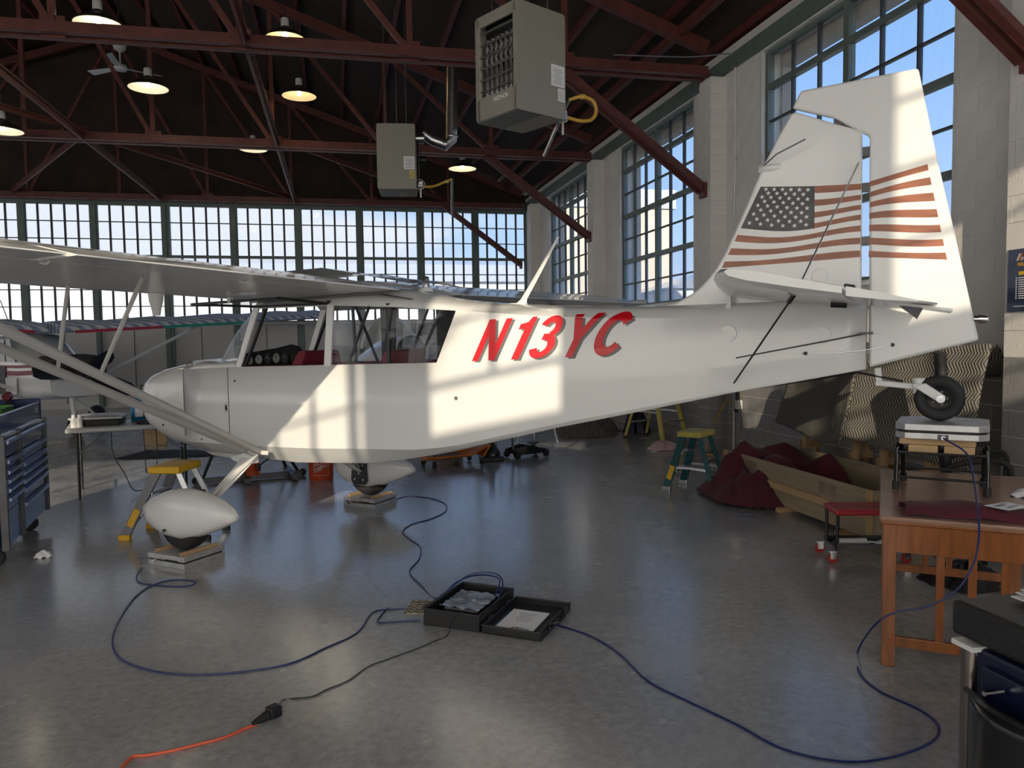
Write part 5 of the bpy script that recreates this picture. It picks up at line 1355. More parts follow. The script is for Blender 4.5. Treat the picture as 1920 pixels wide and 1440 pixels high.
for off, lab in ((1.067, 'flat aluminium weighing scale under the near main wheel'), (-1.067, 'flat aluminium weighing scale under the far main wheel')):
    c = pl_world(.06, off, 0); t = scale_pad('wheel_scale', lab, c, PR + math.radians(2), .37, .085, .0, None)
    q = MB(); q.cyl((-.10, -.185, .035), (-.10, -.215, .035), .014, 12); q.build('cable_socket', 'chrome', t, smooth=True)
    q = MB(); q.box((.06, -.186, .048), (.12, .003, .014)); q.build('handle_slot', 'black', t)
    for k, dx in enumerate((.135, -.135)):
        p = c + Vector((math.cos(PR), math.sin(PR), 0)) * dx + Vector((0, 0, .085))
        o = thing('wheel_chock', ['thin wooden chock strip behind the wheel on the %s scale', 'thin wooden chock strip ahead of the wheel on the %s scale'][k] % ('near' if off > 0 else 'far'), 'chock', p, PR, 'wooden chock strips')
        q = MB(); q.box((0, 0, .011), (.028, .32, .022)); q.build('strip', 'wood', o, bev=.004)
        q = MB(); q.cyl((.0, -.1601, .011), (0, -.163, .011), .004, 8); q.build('nail', 'dark_steel', o)
TS = Vector((3.245, 3.585, 0)); TR = math.radians(-44)
ts = scale_pad('tail_scale', 'aluminium weighing scale with cut corners under the tailwheel', TS + Vector((0, 0, 1.029)), TR, .44, .080, .05, None)
q = MB(); q.box((.01, -.2215, .015), (.05, .004, .026)); q.build('socket_plate', 'dark_steel', ts)
q = MB(); q.cyl((.012, -.222, .016), (.012, -.25, .014), .011, 12); q.build('cable_socket', 'chrome', ts, smooth=True)
def lumber(name, label, c, d, rz, cat='plank', m='wood_x', grp=None):
    o = thing(name, label, cat, c, rz, grp); q = MB(); q.box((0, 0, d[2] / 2), d); q.build('board', m, o, bev=.003)
    q = MB(); q.box((d[0] / 2 + .0004, 0, d[2] / 2), (.001, d[1] * .7, d[2] * .5)); q.build('end_grain', 'plywood', o); return o
tm = Matrix.Translation(TS) @ Matrix.Rotation(TR, 4, 'Z')
lumber('wood_block', 'long pine board lying directly under the tailwheel scale', tm @ Vector((-.02, -.02, .993)), (.36, .30, .036), TR, 'board')
lumber('wood_block', 'short pine block on the stool, towards the leaning quilt', tm @ Vector((-.085, -.02, .955)), (.14, .34, .038), TR, 'board')
lumber('wood_block', 'short pine block on the stool, towards the poster pilaster', tm @ Vector((.085, -.02, .955)), (.14, .34, .038), TR, 'board')
SS = thing('step_stool', 'black tubular step stool carrying the tail scale on the table', 'stool', TS + Vector((0, 0, .735)), TR)
q = MB(); q.box((0, 0, .21), (.42, .30, .018)); q.build('stool_deck', 'black', SS, bev=.006)
for sx in (-1, 1):
    q = MB(); q.tube(spline([(sx * .215, -.15, .012), (sx * .215, -.10, .18), (sx * .21, -.09, .235), (sx * .205, -.06, .245), (sx * .20, -.02, .22)], 5), .0125, 10); q.build('leg', 'black_gloss', SS, smooth=True)
    q = MB(); q.tube([(sx * .20, .15, .012), (sx * .20, .06, .21)], .0125, 10); q.build('leg', 'black_gloss', SS, smooth=True)
    for y in (-.15, .15):
        q = MB(); q.cyl((sx * (.215 if y < 0 else .20), y, .0), (sx * (.215 if y < 0 else .20), y * .97, .045), .019, 12); q.build('rubber_foot', 'rubber', SS, smooth=True)
for y, z in ((-.137, .07), (.12, .085)):
    q = MB(); q.tube([(-.21, y, z), (.21, y, z)], .007, 8); q.build('crossbar', 'black', SS, smooth=True)

# ------------------------------------------------------------------ brown table under the tail
TBR = math.atan2(-.62, .78)
TB = thing('wood_table', 'brown wooden table with slatted end holding the stool and tail scale', 'table', (2.49, 3.13, 0), TBR)
# local x: across (to the right), y: away
W_, D_ = .78, 1.40
q = MB(); q.box((W_ / 2, D_ / 2, .718), (W_, D_, .024)); q.build('table_top', 'table_top', TB, bev=.008)
q = MB(); q.box((W_ / 2, D_ / 2, .700), (W_ - .01, D_ - .01, .018)); q.build('top_edge', 'table_wood', TB, bev=.006)
for x in (.045, W_ - .045):
    for y in (.045, D_ - .045):
        q = MB(); q.box((x, y, .346), (.058, .058, .692)); q.build('leg', 'table_wood', TB, bev=.004)
for c, d in (((W_ / 2, .03, .625), (W_ - .12, .022, .135)), ((W_ / 2, D_ - .03, .625), (W_ - .12, .022, .135)), ((.03, D_ / 2, .625), (.022, D_ - .12, .135)), ((W_ - .03, D_ / 2, .625), (.022, D_ - .12, .135))):
    q = MB(); q.box(c, d); q.build('apron', 'table_wood', TB, bev=.003)
for y in (.045, D_ - .045):
    q = MB(); q.box((W_ / 2, y, .12), (W_ - .11, .024, .05)); q.build('stretcher', 'table_wood', TB, bev=.003)
    for k in range(3):
        q = MB(); q.box((W_ / 2 - .13 + .13 * k, y, .355), (.035, .016, .44)); q.build('slat', 'table_wood', TB, bev=.002)
tbm = Matrix.Translation(TB.location) @ Matrix.Rotation(TBR, 4, 'Z')
def on_tb(x, y, z=.730): return tbm @ Vector((x, y, z))
# folded maroon cloth and card
fc = thing('folded_cloth', 'folded maroon cloth lying on the table in front of the stool', 'cloth', on_tb(.40, .15), TBR + .04)
q = MB()
def fold(u, v):
    x = -.30 + .62 * u; y = -.10 + .20 * v
    edge = max(0.02, math.sin(PI * min(1, max(0, v))) ** .35) * max(.05, math.sin(PI * min(.97, u + .03)) ** .3)
    return (x + .012 * math.sin(v * 5), y + .018 * math.sin(u * 4), .004 + .058 * edge * (1.2 - .45 * u) + .006 * math.sin(u * 14 + v * 3))
q.grid(fold, 30, 14); q.grid(lambda u, v: (-.29 + .60 * u, -.095 + .19 * v, .0035), 2, 2); q.build('cloth_fold', 'maroon', fc, smooth=True)
cd_ = thing('printed_card', 'white printed card lying on the folded maroon cloth', 'card', on_tb(.53, .135, .792), TBR + math.radians(50))
q = MB(); q.box((0, 0, .002), (.16, .115, .0015)); q.build('card', 'white_paper', cd_)
for x, y, w, h in ((-.02, .02, .07, .02), (.02, -.015, .08, .012), (-.03, -.035, .05, .006), (.03, .04, .05, .006)):
    q = MB(); q.box((x, y, .0031), (w, h, .0006)); q.build('print_patch', 'shadow_grey', cd_)
tg = thing('white_rag', 'small crumpled white rag on the table behind the stool leg', 'rag', on_tb(.70, .80), .4)
q = MB(); q.grid(lambda u, v: (-.10 + .2 * u, -.05 + .1 * v, .004 + .03 * (math.sin(PI * u) * math.sin(PI * v)) ** .6 + .006 * math.sin(u * 17 + v * 9)), 14, 8); q.build('rag_cloth', 'white_paper', tg, smooth=True)

# ------------------------------------------------------------------ red mechanic's roller seat
RS = thing('roller_seat', 'low black mechanics roller seat with a red padded top beside the table', 'stool', (3.60, 4.70, 0), math.radians(-16))
q = MB(); q.box((0, 0, .355), (.46, .26, .045)); q.build('seat_pad', 'red_vinyl' if 'red_vinyl' in MATS else mat('red_vinyl', (.42, .025, .028), .35, var=.08), RS, bev=.015)
for sx in (-1, 1):
    q = MB(); q.tube([(sx * .21, -.11, .33), (sx * .21, -.10, .09), (sx * .21, .10, .09), (sx * .21, .11, .33)], .012, 8); q.build('end_frame', 'black', RS, smooth=True)
q = MB(); q.box((0, 0, .10), (.44, .24, .008)); q.box((0, -.12, .115), (.44, .006, .035)); q.box((0, .12, .115), (.44, .006, .035)); q.build('tool_tray', 'dark_steel', RS)
for x, y in ((-.25, -.13), (.25, -.13), (-.25, .13), (.25, .13)):
    q = MB(); q.box((x, y, .085), (.05, .04, .012)); q.box((x, y - .018, .06), (.04, .006, .05)); q.box((x, y + .018, .06), (.04, .006, .05)); c_ = q.build('caster', 'chrome', RS)
    q = MB(); q.lathe([(.006, -.012), (.032, -.012), (.036, 0), (.032, .012), (.006, .012)], 16, (x, y, .036), Matrix.Rotation(PI / 2, 3, 'X')); q.build('caster_wheel', 'red_vinyl', c_, smooth=True)
rsm = Matrix.Translation(RS.location) @ Matrix.Rotation(RS.rotation_euler.z, 4, 'Z')
gl = thing('caulk_gun', 'pale tube and crumpled wrapper lying in the roller seat tray', 'tube', rsm @ Vector((-.06, -.02, .104)), math.radians(-12))
q = MB(); q.cyl((-.11, 0, .024), (.08, 0, .024), .022, 14); q.build('tube_body', 'plastic_white', gl, smooth=True)
q = MB(); q.grid(lambda u, v: (.08 + .16 * u, -.03 + .06 * v, .012 + .008 * math.sin(u * 9 + v * 7)), 8, 4); q.build('wrapper', 'white_paper', gl, solid=.002)

# ------------------------------------------------------------------ long plywood crate
CT = thing('plywood_crate', 'long open plywood crate by the block wall, half under the maroon blanket', 'crate', (3.90, 4.98, 0), 0)
CL, CW, CH = 2.25, .80, .37; z0 = .04
for c, d, nm in (((.009, CL / 2, z0 + CH / 2), (.018, CL, CH), 'side_panel'), ((CW, CL / 2, z0 + CH / 2), (.018, CL, CH), 'side_panel'), ((CW / 2, .009, z0 + CH / 2), (CW - .02, .018, CH), 'end_panel'), ((CW / 2, CL, z0 + CH / 2), (CW - .02, .018, CH), 'end_panel'), ((CW / 2, CL / 2, z0 + .01), (CW - .02, CL - .02, .018), 'bottom_panel')):
    q = MB(); q.box(c, d); q.build(nm, 'crate_ply' if 'crate_ply' in MATS else mat('crate_ply', (.33, .26, .165), .65, var=.16, vscale=3, stretch=(8, .7, 8)), CT, bev=.002)
q = MB(); q.box((-.010, CL / 2, z0 + .17), (.020, CL, .060)); q.build('side_batten', 'wood', CT, bev=.002)
for x, y in ((-.012, .02), (-.012, CL - .02)):
    q = MB(); q.box((x + .0, y, z0 + CH / 2), (.026, .045, CH + .01)); q.build('corner_batten', 'wood', CT, bev=.002)
q = MB(); q.box((CW / 2, -.012, z0 + CH / 2), (.09, .02, CH)); q.build('end_batten', 'wood', CT)
for y in (.30, 1.15, 2.0):
    q = MB(); q.box((CW / 2, y, .02), (CW + .16, .07, .04)); q.build('skid', 'wood_x', CT, bev=.002)
for y in (.55, 1.75):
    q = MB(); q.box((-.0012, y, z0 + .28), (.002, .22, .10)); q.build('stain_patch', 'stain' if 'stain' in MATS else mat('stain', (.24, .19, .125), .7, var=.3), CT)
# maroon blanket thrown over its far end
def blanket():
    q = MB(); n = 84
    peaks = ((4.02, 7.02, .50, .24, .26), (4.32, 6.84, .50, .30, .30), (4.54, 6.46, .42, .22, .30), (3.80, 6.96, .34, .20, .24), (3.78, 6.62, .26, .22, .26), (4.10, 6.55, .46, .24, .28), (3.84, 6.36, .16, .18, .16))
    def h(x, y):
        s_ = 0
        for px_, py_, a, rx, ry in peaks: s_ += (a * math.exp(-((x - px_) / rx) ** 2 - ((y - py_) / ry) ** 2)) ** 2.3
        z = s_ ** (1 / 2.3)
        w = x * 9 + 5 * math.sin(y * 3.1) ; w2 = (x - y) * 13 + 3 * math.sin(x * 5)
        z += min(1, z * 4) * (.05 * (.6 - math.sqrt(math.sin(w * .7) ** 2 + .03)) + .05 * (.6 - math.sqrt(math.sin(w2 * .6) ** 2 + .03)) + .022 * (.6 - math.sqrt(math.sin(16 * y + 5 * math.sin(6 * x)) ** 2 + .03)))
        return z
    vid = {}; vs = []; fs = []
    def vert(i, j):
        if (i, j) not in vid:
            x, y = 3.36 + 1.42 * i / n, 6.10 + 1.48 * j / n; z = h(x, y)
            vid[(i, j)] = len(vs); vs.append((x, y, max(.007, z)))
        return vid[(i, j)]
    for i in range(n):
        for j in range(n):
            x, y = 3.36 + 1.42 * (i + .5) / n, 6.10 + 1.48 * (j + .5) / n
            if h(x, y) > .035: fs.append((vert(i, j), vert(i + 1, j), vert(i + 1, j + 1), vert(i, j + 1)))
    q.add(vs, fs); return q.build('maroon_blanket', 'maroon', None, smooth=True, solid=.012, ang=180)
tag(blanket(), 'maroon fleece blanket heaped over the far end of the plywood crate', 'blanket')
# clear plastic bag
glass('bag_plastic', (.93, .94, .95), .2, .14)
pbp = G(1405, 972)
q = MB(); q.grid(lambda u, v: (pbp.x - .14 + .28 * u + .02 * math.sin(7 * v), pbp.y - .10 + .18 * v + .02 * math.sin(5 * u), .004 + .030 * abs(math.sin(7 * u + 3 * v)) * math.sin(PI * u) ** .5 * math.sin(PI * v) ** .5 + .008 * math.sin(23 * u + 17 * v) ** 2), 22, 16)
tag(q.build('plastic_bag', 'bag_plastic', None, smooth=True), 'crumpled clear plastic bag lying on the concrete near the crate', 'bag')

# ------------------------------------------------------------------ quilt-covered trestles along the block wall
def quilt_mat():
    m = bpy.data.materials.new('quilted_cloth'); m.use_nodes = True; n, l = m.node_tree.nodes, m.node_tree.links; b = n['Principled BSDF']
    t = n.new('ShaderNodeTexCoord'); s = n.new('ShaderNodeSeparateXYZ'); l.new(t.outputs['Object'], s.inputs[0])
    # zigzag stitch lines: stripes along Y bent by a triangle wave in Z
    pp = n.new('ShaderNodeMath'); pp.operation = 'PINGPONG'; pp.inputs[1].default_value = .075; l.new(s.outputs['Z'], pp.inputs[0])
    ad = n.new('ShaderNodeMath'); ad.operation = 'MULTIPLY_ADD'; ad.inputs[1].default_value = .55; l.new(pp.outputs[0], ad.inputs[0]); l.new(s.outputs['Y'], ad.inputs[2])
    p2 = n.new('ShaderNodeMath'); p2.operation = 'PINGPONG'; p2.inputs[1].default_value = .0125; l.new(ad.outputs[0], p2.inputs[0])
    rg = n.new('ShaderNodeMapRange'); rg.interpolation_type = 'SMOOTHSTEP'; rg.inputs['From Max'].default_value = .0125; l.new(p2.outputs[0], rg.inputs['Value'])
    r = n.new('ShaderNodeValToRGB'); r.color_ramp.elements[0].color = (.05, .047, .042, 1); r.color_ramp.elements[1].color = (.24, .22, .185, 1)
    l.new(rg.outputs[0], r.inputs[0]); l.new(r.outputs[0], b.inputs['Base Color']); b.inputs['Roughness'].default_value = .9
    bp = n.new('ShaderNodeBump'); bp.inputs['Strength'].default_value = .7; bp.inputs['Distance'].default_value = .008; l.new(rg.outputs[0], bp.inputs['Height']); l.new(bp.outputs[0], b.inputs['Normal'])
    MATS['quilt'] = m
quilt_mat()
def quilt(label, y0, y1, top, bot, xt, seed):
    q = MB()
    def f(u, v):
        y = y0 + (y1 - y0) * u; zt, zb = lerpt(top, y), lerpt(bot, y); xb = lerpt(xt, y)
        if v < .8:
            k = v / .8; z = zb + (zt - zb) * k; x = xb + .17 * k + .012 * math.sin(9 * u + seed) * (1 - k) + .005 * math.sin(23 * u + seed)
        else:
            k = (v - .8) / .2; z = zt + .02 * math.sin(PI * k) - .25 * k * k; x = xb + .17 + .16 * k
        return (x, y + .01 * math.sin(8 * v + seed), z)
    q.grid(f, 40, 26); return tag(q.build('moving_quilt', 'quilt', None, smooth=True, solid=.015), label, 'quilt', 'quilted moving blankets')
quilt('grey zigzag-stitched moving quilt hung over the trestle closest to the electrical box', 6.05, 7.50, [(5, 1.36), (6.5, 1.30), (7.5, 1.22)], [(5, .62), (6.1, .60), (6.4, .56), (6.9, .60), (7.5, .63)], [(6.05, 4.38), (7.5, 4.66)], 1)
quilt('grey zigzag-stitched moving quilt hung over the trestle behind the tailwheel', 4.98, 6.25, [(4.9, 1.50), (5.6, 1.45), (6.3, 1.36)], [(4.9, .50), (5.5, .56), (6.0, .66), (6.3, .68)], [(4.98, 4.76), (6.25, 4.40)], 4)
def trestle(label, y0, y1, zt):
    t = thing('wood_trestle', label, 'trestle', (4.93, (y0 + y1) / 2, 0), 0, 'wooden trestles'); h = (y1 - y0) / 2
    q = MB(); q.box((0, 0, zt - .045), (.09, 2 * h, .09)); q.build('top_beam', 'wood', t, bev=.003)
    for y in (-h + .12, h - .12):
        for sx in (-1, 1):
            q = MB(); q.bar((sx * .03, y, zt - .05), (sx * .15, y - .10 * (1 if sx < 0 else -1), .0), .04, .075, upv=(0, 1, 0)); q.build('leg', 'wood', t, bev=.003)
        q = MB(); q.bar((-.13, y, .42), (.13, y, .42), .02, .07); q.build('leg_tie', 'wood', t)
trestle('pale wooden trestle under the quilt closest to the electrical box', 6.35, 7.40, 1.16)
trestle('pale wooden trestle under the quilt behind the tailwheel', 5.42, 6.20, 1.02)
for k, (y, x, L) in enumerate(((6.75, 5.125, 3.4),)):
    lumber('lumber', ['long rough plank against the foot of the block wall', 'second rough plank in front of the one against the block wall'][k], (x, y, 0), (L, .05, .16 if k == 0 else .09), PI / 2, 'plank', 'plywood', 'planks along the wall')
# black swivel chair pushed against the pilaster
OC = thing('office_chair', 'black swivel chair behind the tailwheel next to the poster pilaster', 'chair', (4.48, 4.55, 0), math.radians(-133))
q = MB(); q.box((0, 0, .47), (.46, .46, .07)); q.build('seat', 'rubber', OC, bev=.03)
q = MB(); q.grid(lambda u, v: (-.20 + .40 * u, -.23 - .03 * math.sin(PI * u) - .05 * v, .60 + .85 * v), 8, 8); q.build('backrest', 'rubber', OC, smooth=True, solid=.05)
for sx in (-1, 1):
    q = MB(); q.tube(spline([(sx * .24, -.22, .46), (sx * .27, -.25, .62), (sx * .27, -.1, .70), (sx * .27, .12, .70), (sx * .25, .14, .52)], 5), .02, 8); q.build('arm', 'rubber', OC, smooth=True)
q = MB(); q.cyl((0, 0, .10), (0, 0, .44), .03, 14); q.build('post', 'dark_steel', OC, smooth=True)
for k in range(5):
    a = k * 2 * PI / 5; q = MB(); q.bar((0, 0, .10), (.28 * math.cos(a), .28 * math.sin(a), .075), .04, .03); lg = q.build('base_arm', 'rubber', OC)
    q = MB(); q.lathe([(.005, -.02), (.028, -.02), (.03, 0), (.028, .02), (.005, .02)], 14, (.28 * math.cos(a), .28 * math.sin(a), .03), Matrix.Rotation(a, 3, 'Z') @ Matrix.Rotation(PI / 2, 3, 'X')); q.build('caster_wheel', 'black', lg, smooth=True)
bx_ = heap('black_bag', 'slumped black bag on the floor behind the brown table', 'bag', (3.86, 4.06, 0), .26, .20, .12, 'black', 21)

# ------------------------------------------------------------------ conduit, outlet box, cords, poster
CDT = thing('conduit', 'thin white painted conduit running up the block wall beside the pilaster', 'conduit', (XW - .02, 9.32, 0), 0)
q = MB(); q.cyl((0, 0, .0), (0, 0, 5.16), .012, 10); q.build('pipe', 'block_white', CDT, smooth=True)
q = MB(); q.tube(spline([(0, 0, 5.16), (-.05, .05, 5.26), (-.6, .15, 5.22), (-1.6, .2, 5.20)], 6), .010, 8); q.build('pipe_bend', 'galv', CDT, smooth=True)
for z in (.9, 2.4, 3.9):
    q = MB(); q.box((.01, 0, z), (.02, .05, .025)); q.build('pipe_clip', 'galv', CDT)
OB = thing('outlet_box', 'grey surface outlet box with plugs on the block wall above the maroon blanket', 'outlet', (XW - .012, 9.20, .72), 0)
q = MB(); q.box((-.03, 0, .09), (.06, .09, .19)); q.build('box_body', 'galv', OB, bev=.006)
q = MB(); q.box((-.03, -.04, -.04), (.06, .10, .12)); q.build('adapter', 'plastic_white', OB, bev=.006)
q = MB(); q.cyl((-.03, .03, -.14), (-.03, .03, -.02), .025, 12); q.build('black_plug', 'black', OB, smooth=True)
q = MB(); q.box((-.05, -.05, .08), (.04, .05, .11)); q.build('timer_plug', 'black', OB, bev=.006)
q = MB(); q.cyl((-.015, 0, .18), (-.015, 0, .9), .010, 8); q.build('feed_pipe', 'galv', OB, smooth=True)
q = MB(); q.tube(spline([(-.04, -.08, .03), (-.05, -.15, -.15), (-.06, -.16, -.35)], 6), .005, 6); q.build('lead', 'cord_black', OB, smooth=True)
yc = thing('yellow_cord', 'yellow extension cord drooping from the outlet box to the floor', 'cord', (XW - .05, 9.22, .70), 0)
q = MB(); q.tube(spline([(0, 0, 0), (-.04, .16, .02), (-.10, .30, -.20), (-.16, .42, -.48), (-.22, .38, -.66), (-.35, .2, -.69), (-.25, .0, -.69)], 7), .009, 8); q.build('cord', 'gas_yellow', yc, smooth=True)
PO = thing('wall_poster', 'dark blue laminated poster with yellow headings on the nearest block pilaster', 'poster', (XP - .010, 4.82, 1.75), 0)
mat('poster_navy', (0.012, 0.016, 0.045), 0.12, var=0.3, vscale=3, coat=.5)
q = MB(); q.box((0, -.27, .22), (.008, .55, .46)); q.build('poster_sheet', 'poster_navy', PO)
X_ = -.0048
def pbar(y, z, w, h, m): 
    q = MB(); q.box((X_, -y - w / 2, z), (.0008, w, h)); q.build('print_line', m, PO)
text('poster_heading', 'INTEGRITY', .038, 'white_paper', PO, (X_, -.105, .365), (0, -1, 0), (0, 0, 1), bold=.001)
text('poster_heading', 'PERSONAL SERVICE', .034, 'yellow', PO, (X_, -.075, .325), (0, -1, 0), (0, 0, 1), bold=.001)
q = MB(); q.prism([(X_, -.085, .365), (X_, -.10, .365), (X_, -.125, .415), (X_, -.11, .415)], (.0006, 0, 0)); q.build('poster_logo', 'orange', PO)
q = MB(); q.prism([(X_, -.065, .365), (X_, -.08, .365), (X_, -.105, .415), (X_, -.09, .415)], (.0006, 0, 0)); q.build('poster_logo', 'white_paper', PO)
pbar(.09, .272, .075, .026, 'yellow'); pbar(.175, .272, .06, .010, 'white_paper')
for k in range(10):
    z = .238 - k * .0165
    pbar(.065, z, .012, .007, 'white_paper'); pbar(.09, z, .13 + .02 * ((k * 7) % 3), .006, 'white_paper')
for k in range(9): pbar(.30, .22 - k * .0165, .012, .007, 'white_paper'); 
for k in range(9): pbar(.325, .22 - k * .0165, .14, .006, 'white_paper')
pbar(.05, .03, .48, .004, 'white_paper')

# ------------------------------------------------------------------ tool cabinet at the photographer's elbow
CB = thing('tool_cabinet', 'dark blue tool cabinet with black top and round chrome corner post, papers on it', 'cabinet', (1.455, .72, 0), 0)
q = MB(); q.box((.40, .40, .47), (.78, .78, .76)); q.build('cabinet_body', 'tool_navy', CB, bev=.01)
def speck():
    m = bpy.data.materials.new('speckled_black'); m.use_nodes = True; n, l = m.node_tree.nodes, m.node_tree.links; b = n['Principled BSDF']
    b.inputs['Base Color'].default_value = (.012, .012, .012, 1); b.inputs['Roughness'].default_value = .4
    t = n.new('ShaderNodeTexCoord'); v = n.new('ShaderNodeTexNoise'); v.inputs['Scale'].default_value = 260; l.new(t.outputs['Object'], v.inputs['Vector'])
    bp = n.new('ShaderNodeBump'); bp.inputs['Strength'].default_value = .8; bp.inputs['Distance'].default_value = .003; l.new(v.outputs['Fac'], bp.inputs['Height']); l.new(bp.outputs[0], b.inputs['Normal']); MATS['speckled'] = m
speck()
q = MB(); q.box((.40, .415, .905), (.81, .86, .085)); q.build('cabinet_top', 'speckled', CB, bev=.012)
for y in (.80, .02):
    q = MB(); q.cyl((.02, y, .08), (.02, y, .84), .026, 24); q.build('corner_post', 'post_metal' if 'post_metal' in MATS else mat('post_metal', (.30, .26, .235), .22, 1.0, var=.1), CB, smooth=True)
    q = MB(); q.box((.02, y, .848), (.065, .065, .012)); q.build('post_cap', 'white_metal', CB)
for z0, z1 in ((.14, .36), (.38, .60), (.62, .82)):
    q = MB(); q.box((.003, .40, (z0 + z1) / 2), (.02, .70, z1 - z0)); d_ = q.build('drawer', 'tool_navy', CB, bev=.005)
for x, y in ((.08, .08), (.72, .08), (.08, .72), (.72, .72)):
    q = MB(); q.lathe([(.005, -.02), (.04, -.02), (.045, 0), (.04, .02), (.005, .02)], 16, (x, y, .045), Matrix.Rotation(PI / 2, 3, 'X')); q.box((x, y, .088), (.07, .05, .02)); q.build('caster', 'rubber', CB)
ps = thing('paper_stack', 'thick curling stack of printed papers on the black cabinet top', 'papers', (1.68, 1.40, .9485), math.radians(4))
for k in range(6):
    q = MB(); q.grid(lambda u, v, k=k: (-.10 + .30 * u + .006 * k, -.28 + .40 * v - .008 * k, .004 + .005 * k + (.006 + .004 * k) * (1 - u) ** 2 * v + .003 * math.sin(u * 6 + k)), 8, 6); q.build('sheet', 'white_paper', ps, solid=.002)
hb = thing('face_shield', 'glossy black visor hanging on the side of the dark blue cabinet', 'visor', (1.44, 1.40, .66), 0)
q = MB(); q.grid(lambda u, v: (-.012 - .05 * math.sin(PI * u), -.16 + .24 * u, -.12 + .22 * v - .04 * (u - .5) ** 2), 12, 8); q.build('visor', 'black_gloss', hb, smooth=True, solid=.006)
q = MB(); q.tube(spline([(-.02, -.16, .09), (-.06, -.04, .11), (-.02, .08, .10)], 6), .008, 8); q.build('visor_band', 'black_gloss', hb, smooth=True)
q = MB(); q.cyl((-.0, 0, .13), (-.05, 0, .13), .006, 8); q.build('visor_hook', 'chrome', hb)
# ------------------------------------------------------------------ open black instrument case
CS = thing('instrument_case', 'open black plastic carrying case lying flat on the concrete', 'case', (.43, 4.23, 0), math.radians(-35))
# local x: across the hinge, y: away
cw, cd, ch = .345, .50, .095
q = MB(); q.box((cw / 2, cd / 2, .006), (cw, cd, .012)); q.box((.006, cd / 2, ch / 2), (.012, cd, ch)); q.box((cw - .006, cd / 2, ch / 2), (.012, cd, ch)); q.box((cw / 2, .006, ch / 2), (cw, .012, ch)); q.box((cw / 2, cd - .006, ch / 2), (cw, .012, ch))
tr = q.build('case_tray', 'black', CS, bev=.012)
x1 = cw + .012
q = MB(); q.box((x1 + cw / 2, cd / 2, .006), (cw, cd, .012))
q.box((x1 + .006, cd / 2, .024), (.012, cd, .048)); q.box((x1 + cw - .006, cd / 2, .024), (.012, cd, .048)); q.box((x1 + cw / 2, .006, .024), (cw, .012, .048)); q.box((x1 + cw / 2, cd - .006, .024), (cw, .012, .048))
ld = q.build('case_lid', 'black', CS, bev=.010)
for y in (.12, .38):
    q = MB(); q.cyl((cw + .006, y - .03, .045), (cw + .006, y + .03, .045), .009, 10); q.build('hinge', 'black_gloss', CS, smooth=True)
    q = MB(); q.box((x1 + cw + .006, y, .045), (.014, .05, .035)); q.build('latch', 'black_gloss', ld, bev=.003)
q = MB(); q.tube([(x1 + cw, .19, .03), (x1 + cw + .028, .20, .035), (x1 + cw + .028, .30, .035), (x1 + cw, .31, .03)], .008, 8); q.build('handle', 'black_gloss', ld, smooth=True)
csm = Matrix.Translation(CS.location) @ Matrix.Rotation(CS.rotation_euler.z, 4, 'Z')
bg_ = thing('indicator_unit', 'scale readout wrapped in shiny plastic film inside the open black case', 'readout', csm @ Vector((.17, .25, .014)), math.radians(-35))
q = MB(); q.box((0, 0, .03), (.22, .26, .06)); q.build('readout_body', 'dark_steel', bg_, bev=.012)
mat('film', (.20, .23, .28), .08, var=.7, vscale=9, bump=1.0, bscale=14)
q = MB(); q.grid(lambda u, v: (-.125 + .25 * u, -.145 + .29 * v, .066 + .003 * math.sin(19 * u + 11 * v + 4 * math.sin(7 * v)) + .0025 * math.sin(27 * v - 9 * u + 3 * math.sin(9 * u))), 24, 24); q.build('plastic_film', 'film', bg_, smooth=True)
mn = thing('manual', 'white instruction booklet lying in the lid of the open black case', 'booklet', csm @ Vector((x1 + .16, .20, .014)), math.radians(-35))
q = MB(); q.grid(lambda u, v: (-.11 + .22 * u, -.14 + .29 * v, .002 + .006 * v * v), 4, 8); bk_ = q.build('booklet_page', 'white_paper', mn, solid=.003)
q = MB(); q.box((-.112, -.0, .001), (.02, .27, .0015)); q.build('booklet_cover', 'bottle_blue', mn)
for k in range(7):
    q = MB(); yv = .10 - k * .022; q.box((0, yv, .0085 - .0008 * k), (.11 - .02 * (k % 3), .003, .0006)); q.build('text_line', 'shadow_grey', mn)
text('booklet_title', 'LW', .03, 'ink', mn, (-.02, -.118, .0046), (1, 0, 0), (0, 1, 0), bold=.0015, shear=.3)
q = MB(); q.box((.055, -.112, .0048), (.05, .005, .0006)); q.build('text_line', 'ink', mn)

# floor drain
DR = thing('floor_drain', 'small square brass floor drain grate beside the black case', 'drain', (.475, 4.50, 0), math.radians(-20))
mat('brass', (.42, .34, .22), .45, .4, var=.2)
q = MB()
for k in range(6):
    q.box((-.10 + .04 * k, 0, .003), (.014, .214, .006)); q.box((0, -.10 + .04 * k, .003), (.214, .014, .006))
q.build('grate', 'brass', DR)
q = MB(); q.box((0, 0, .001), (.20, .20, .002)); q.build('drain_dark', 'black', DR)

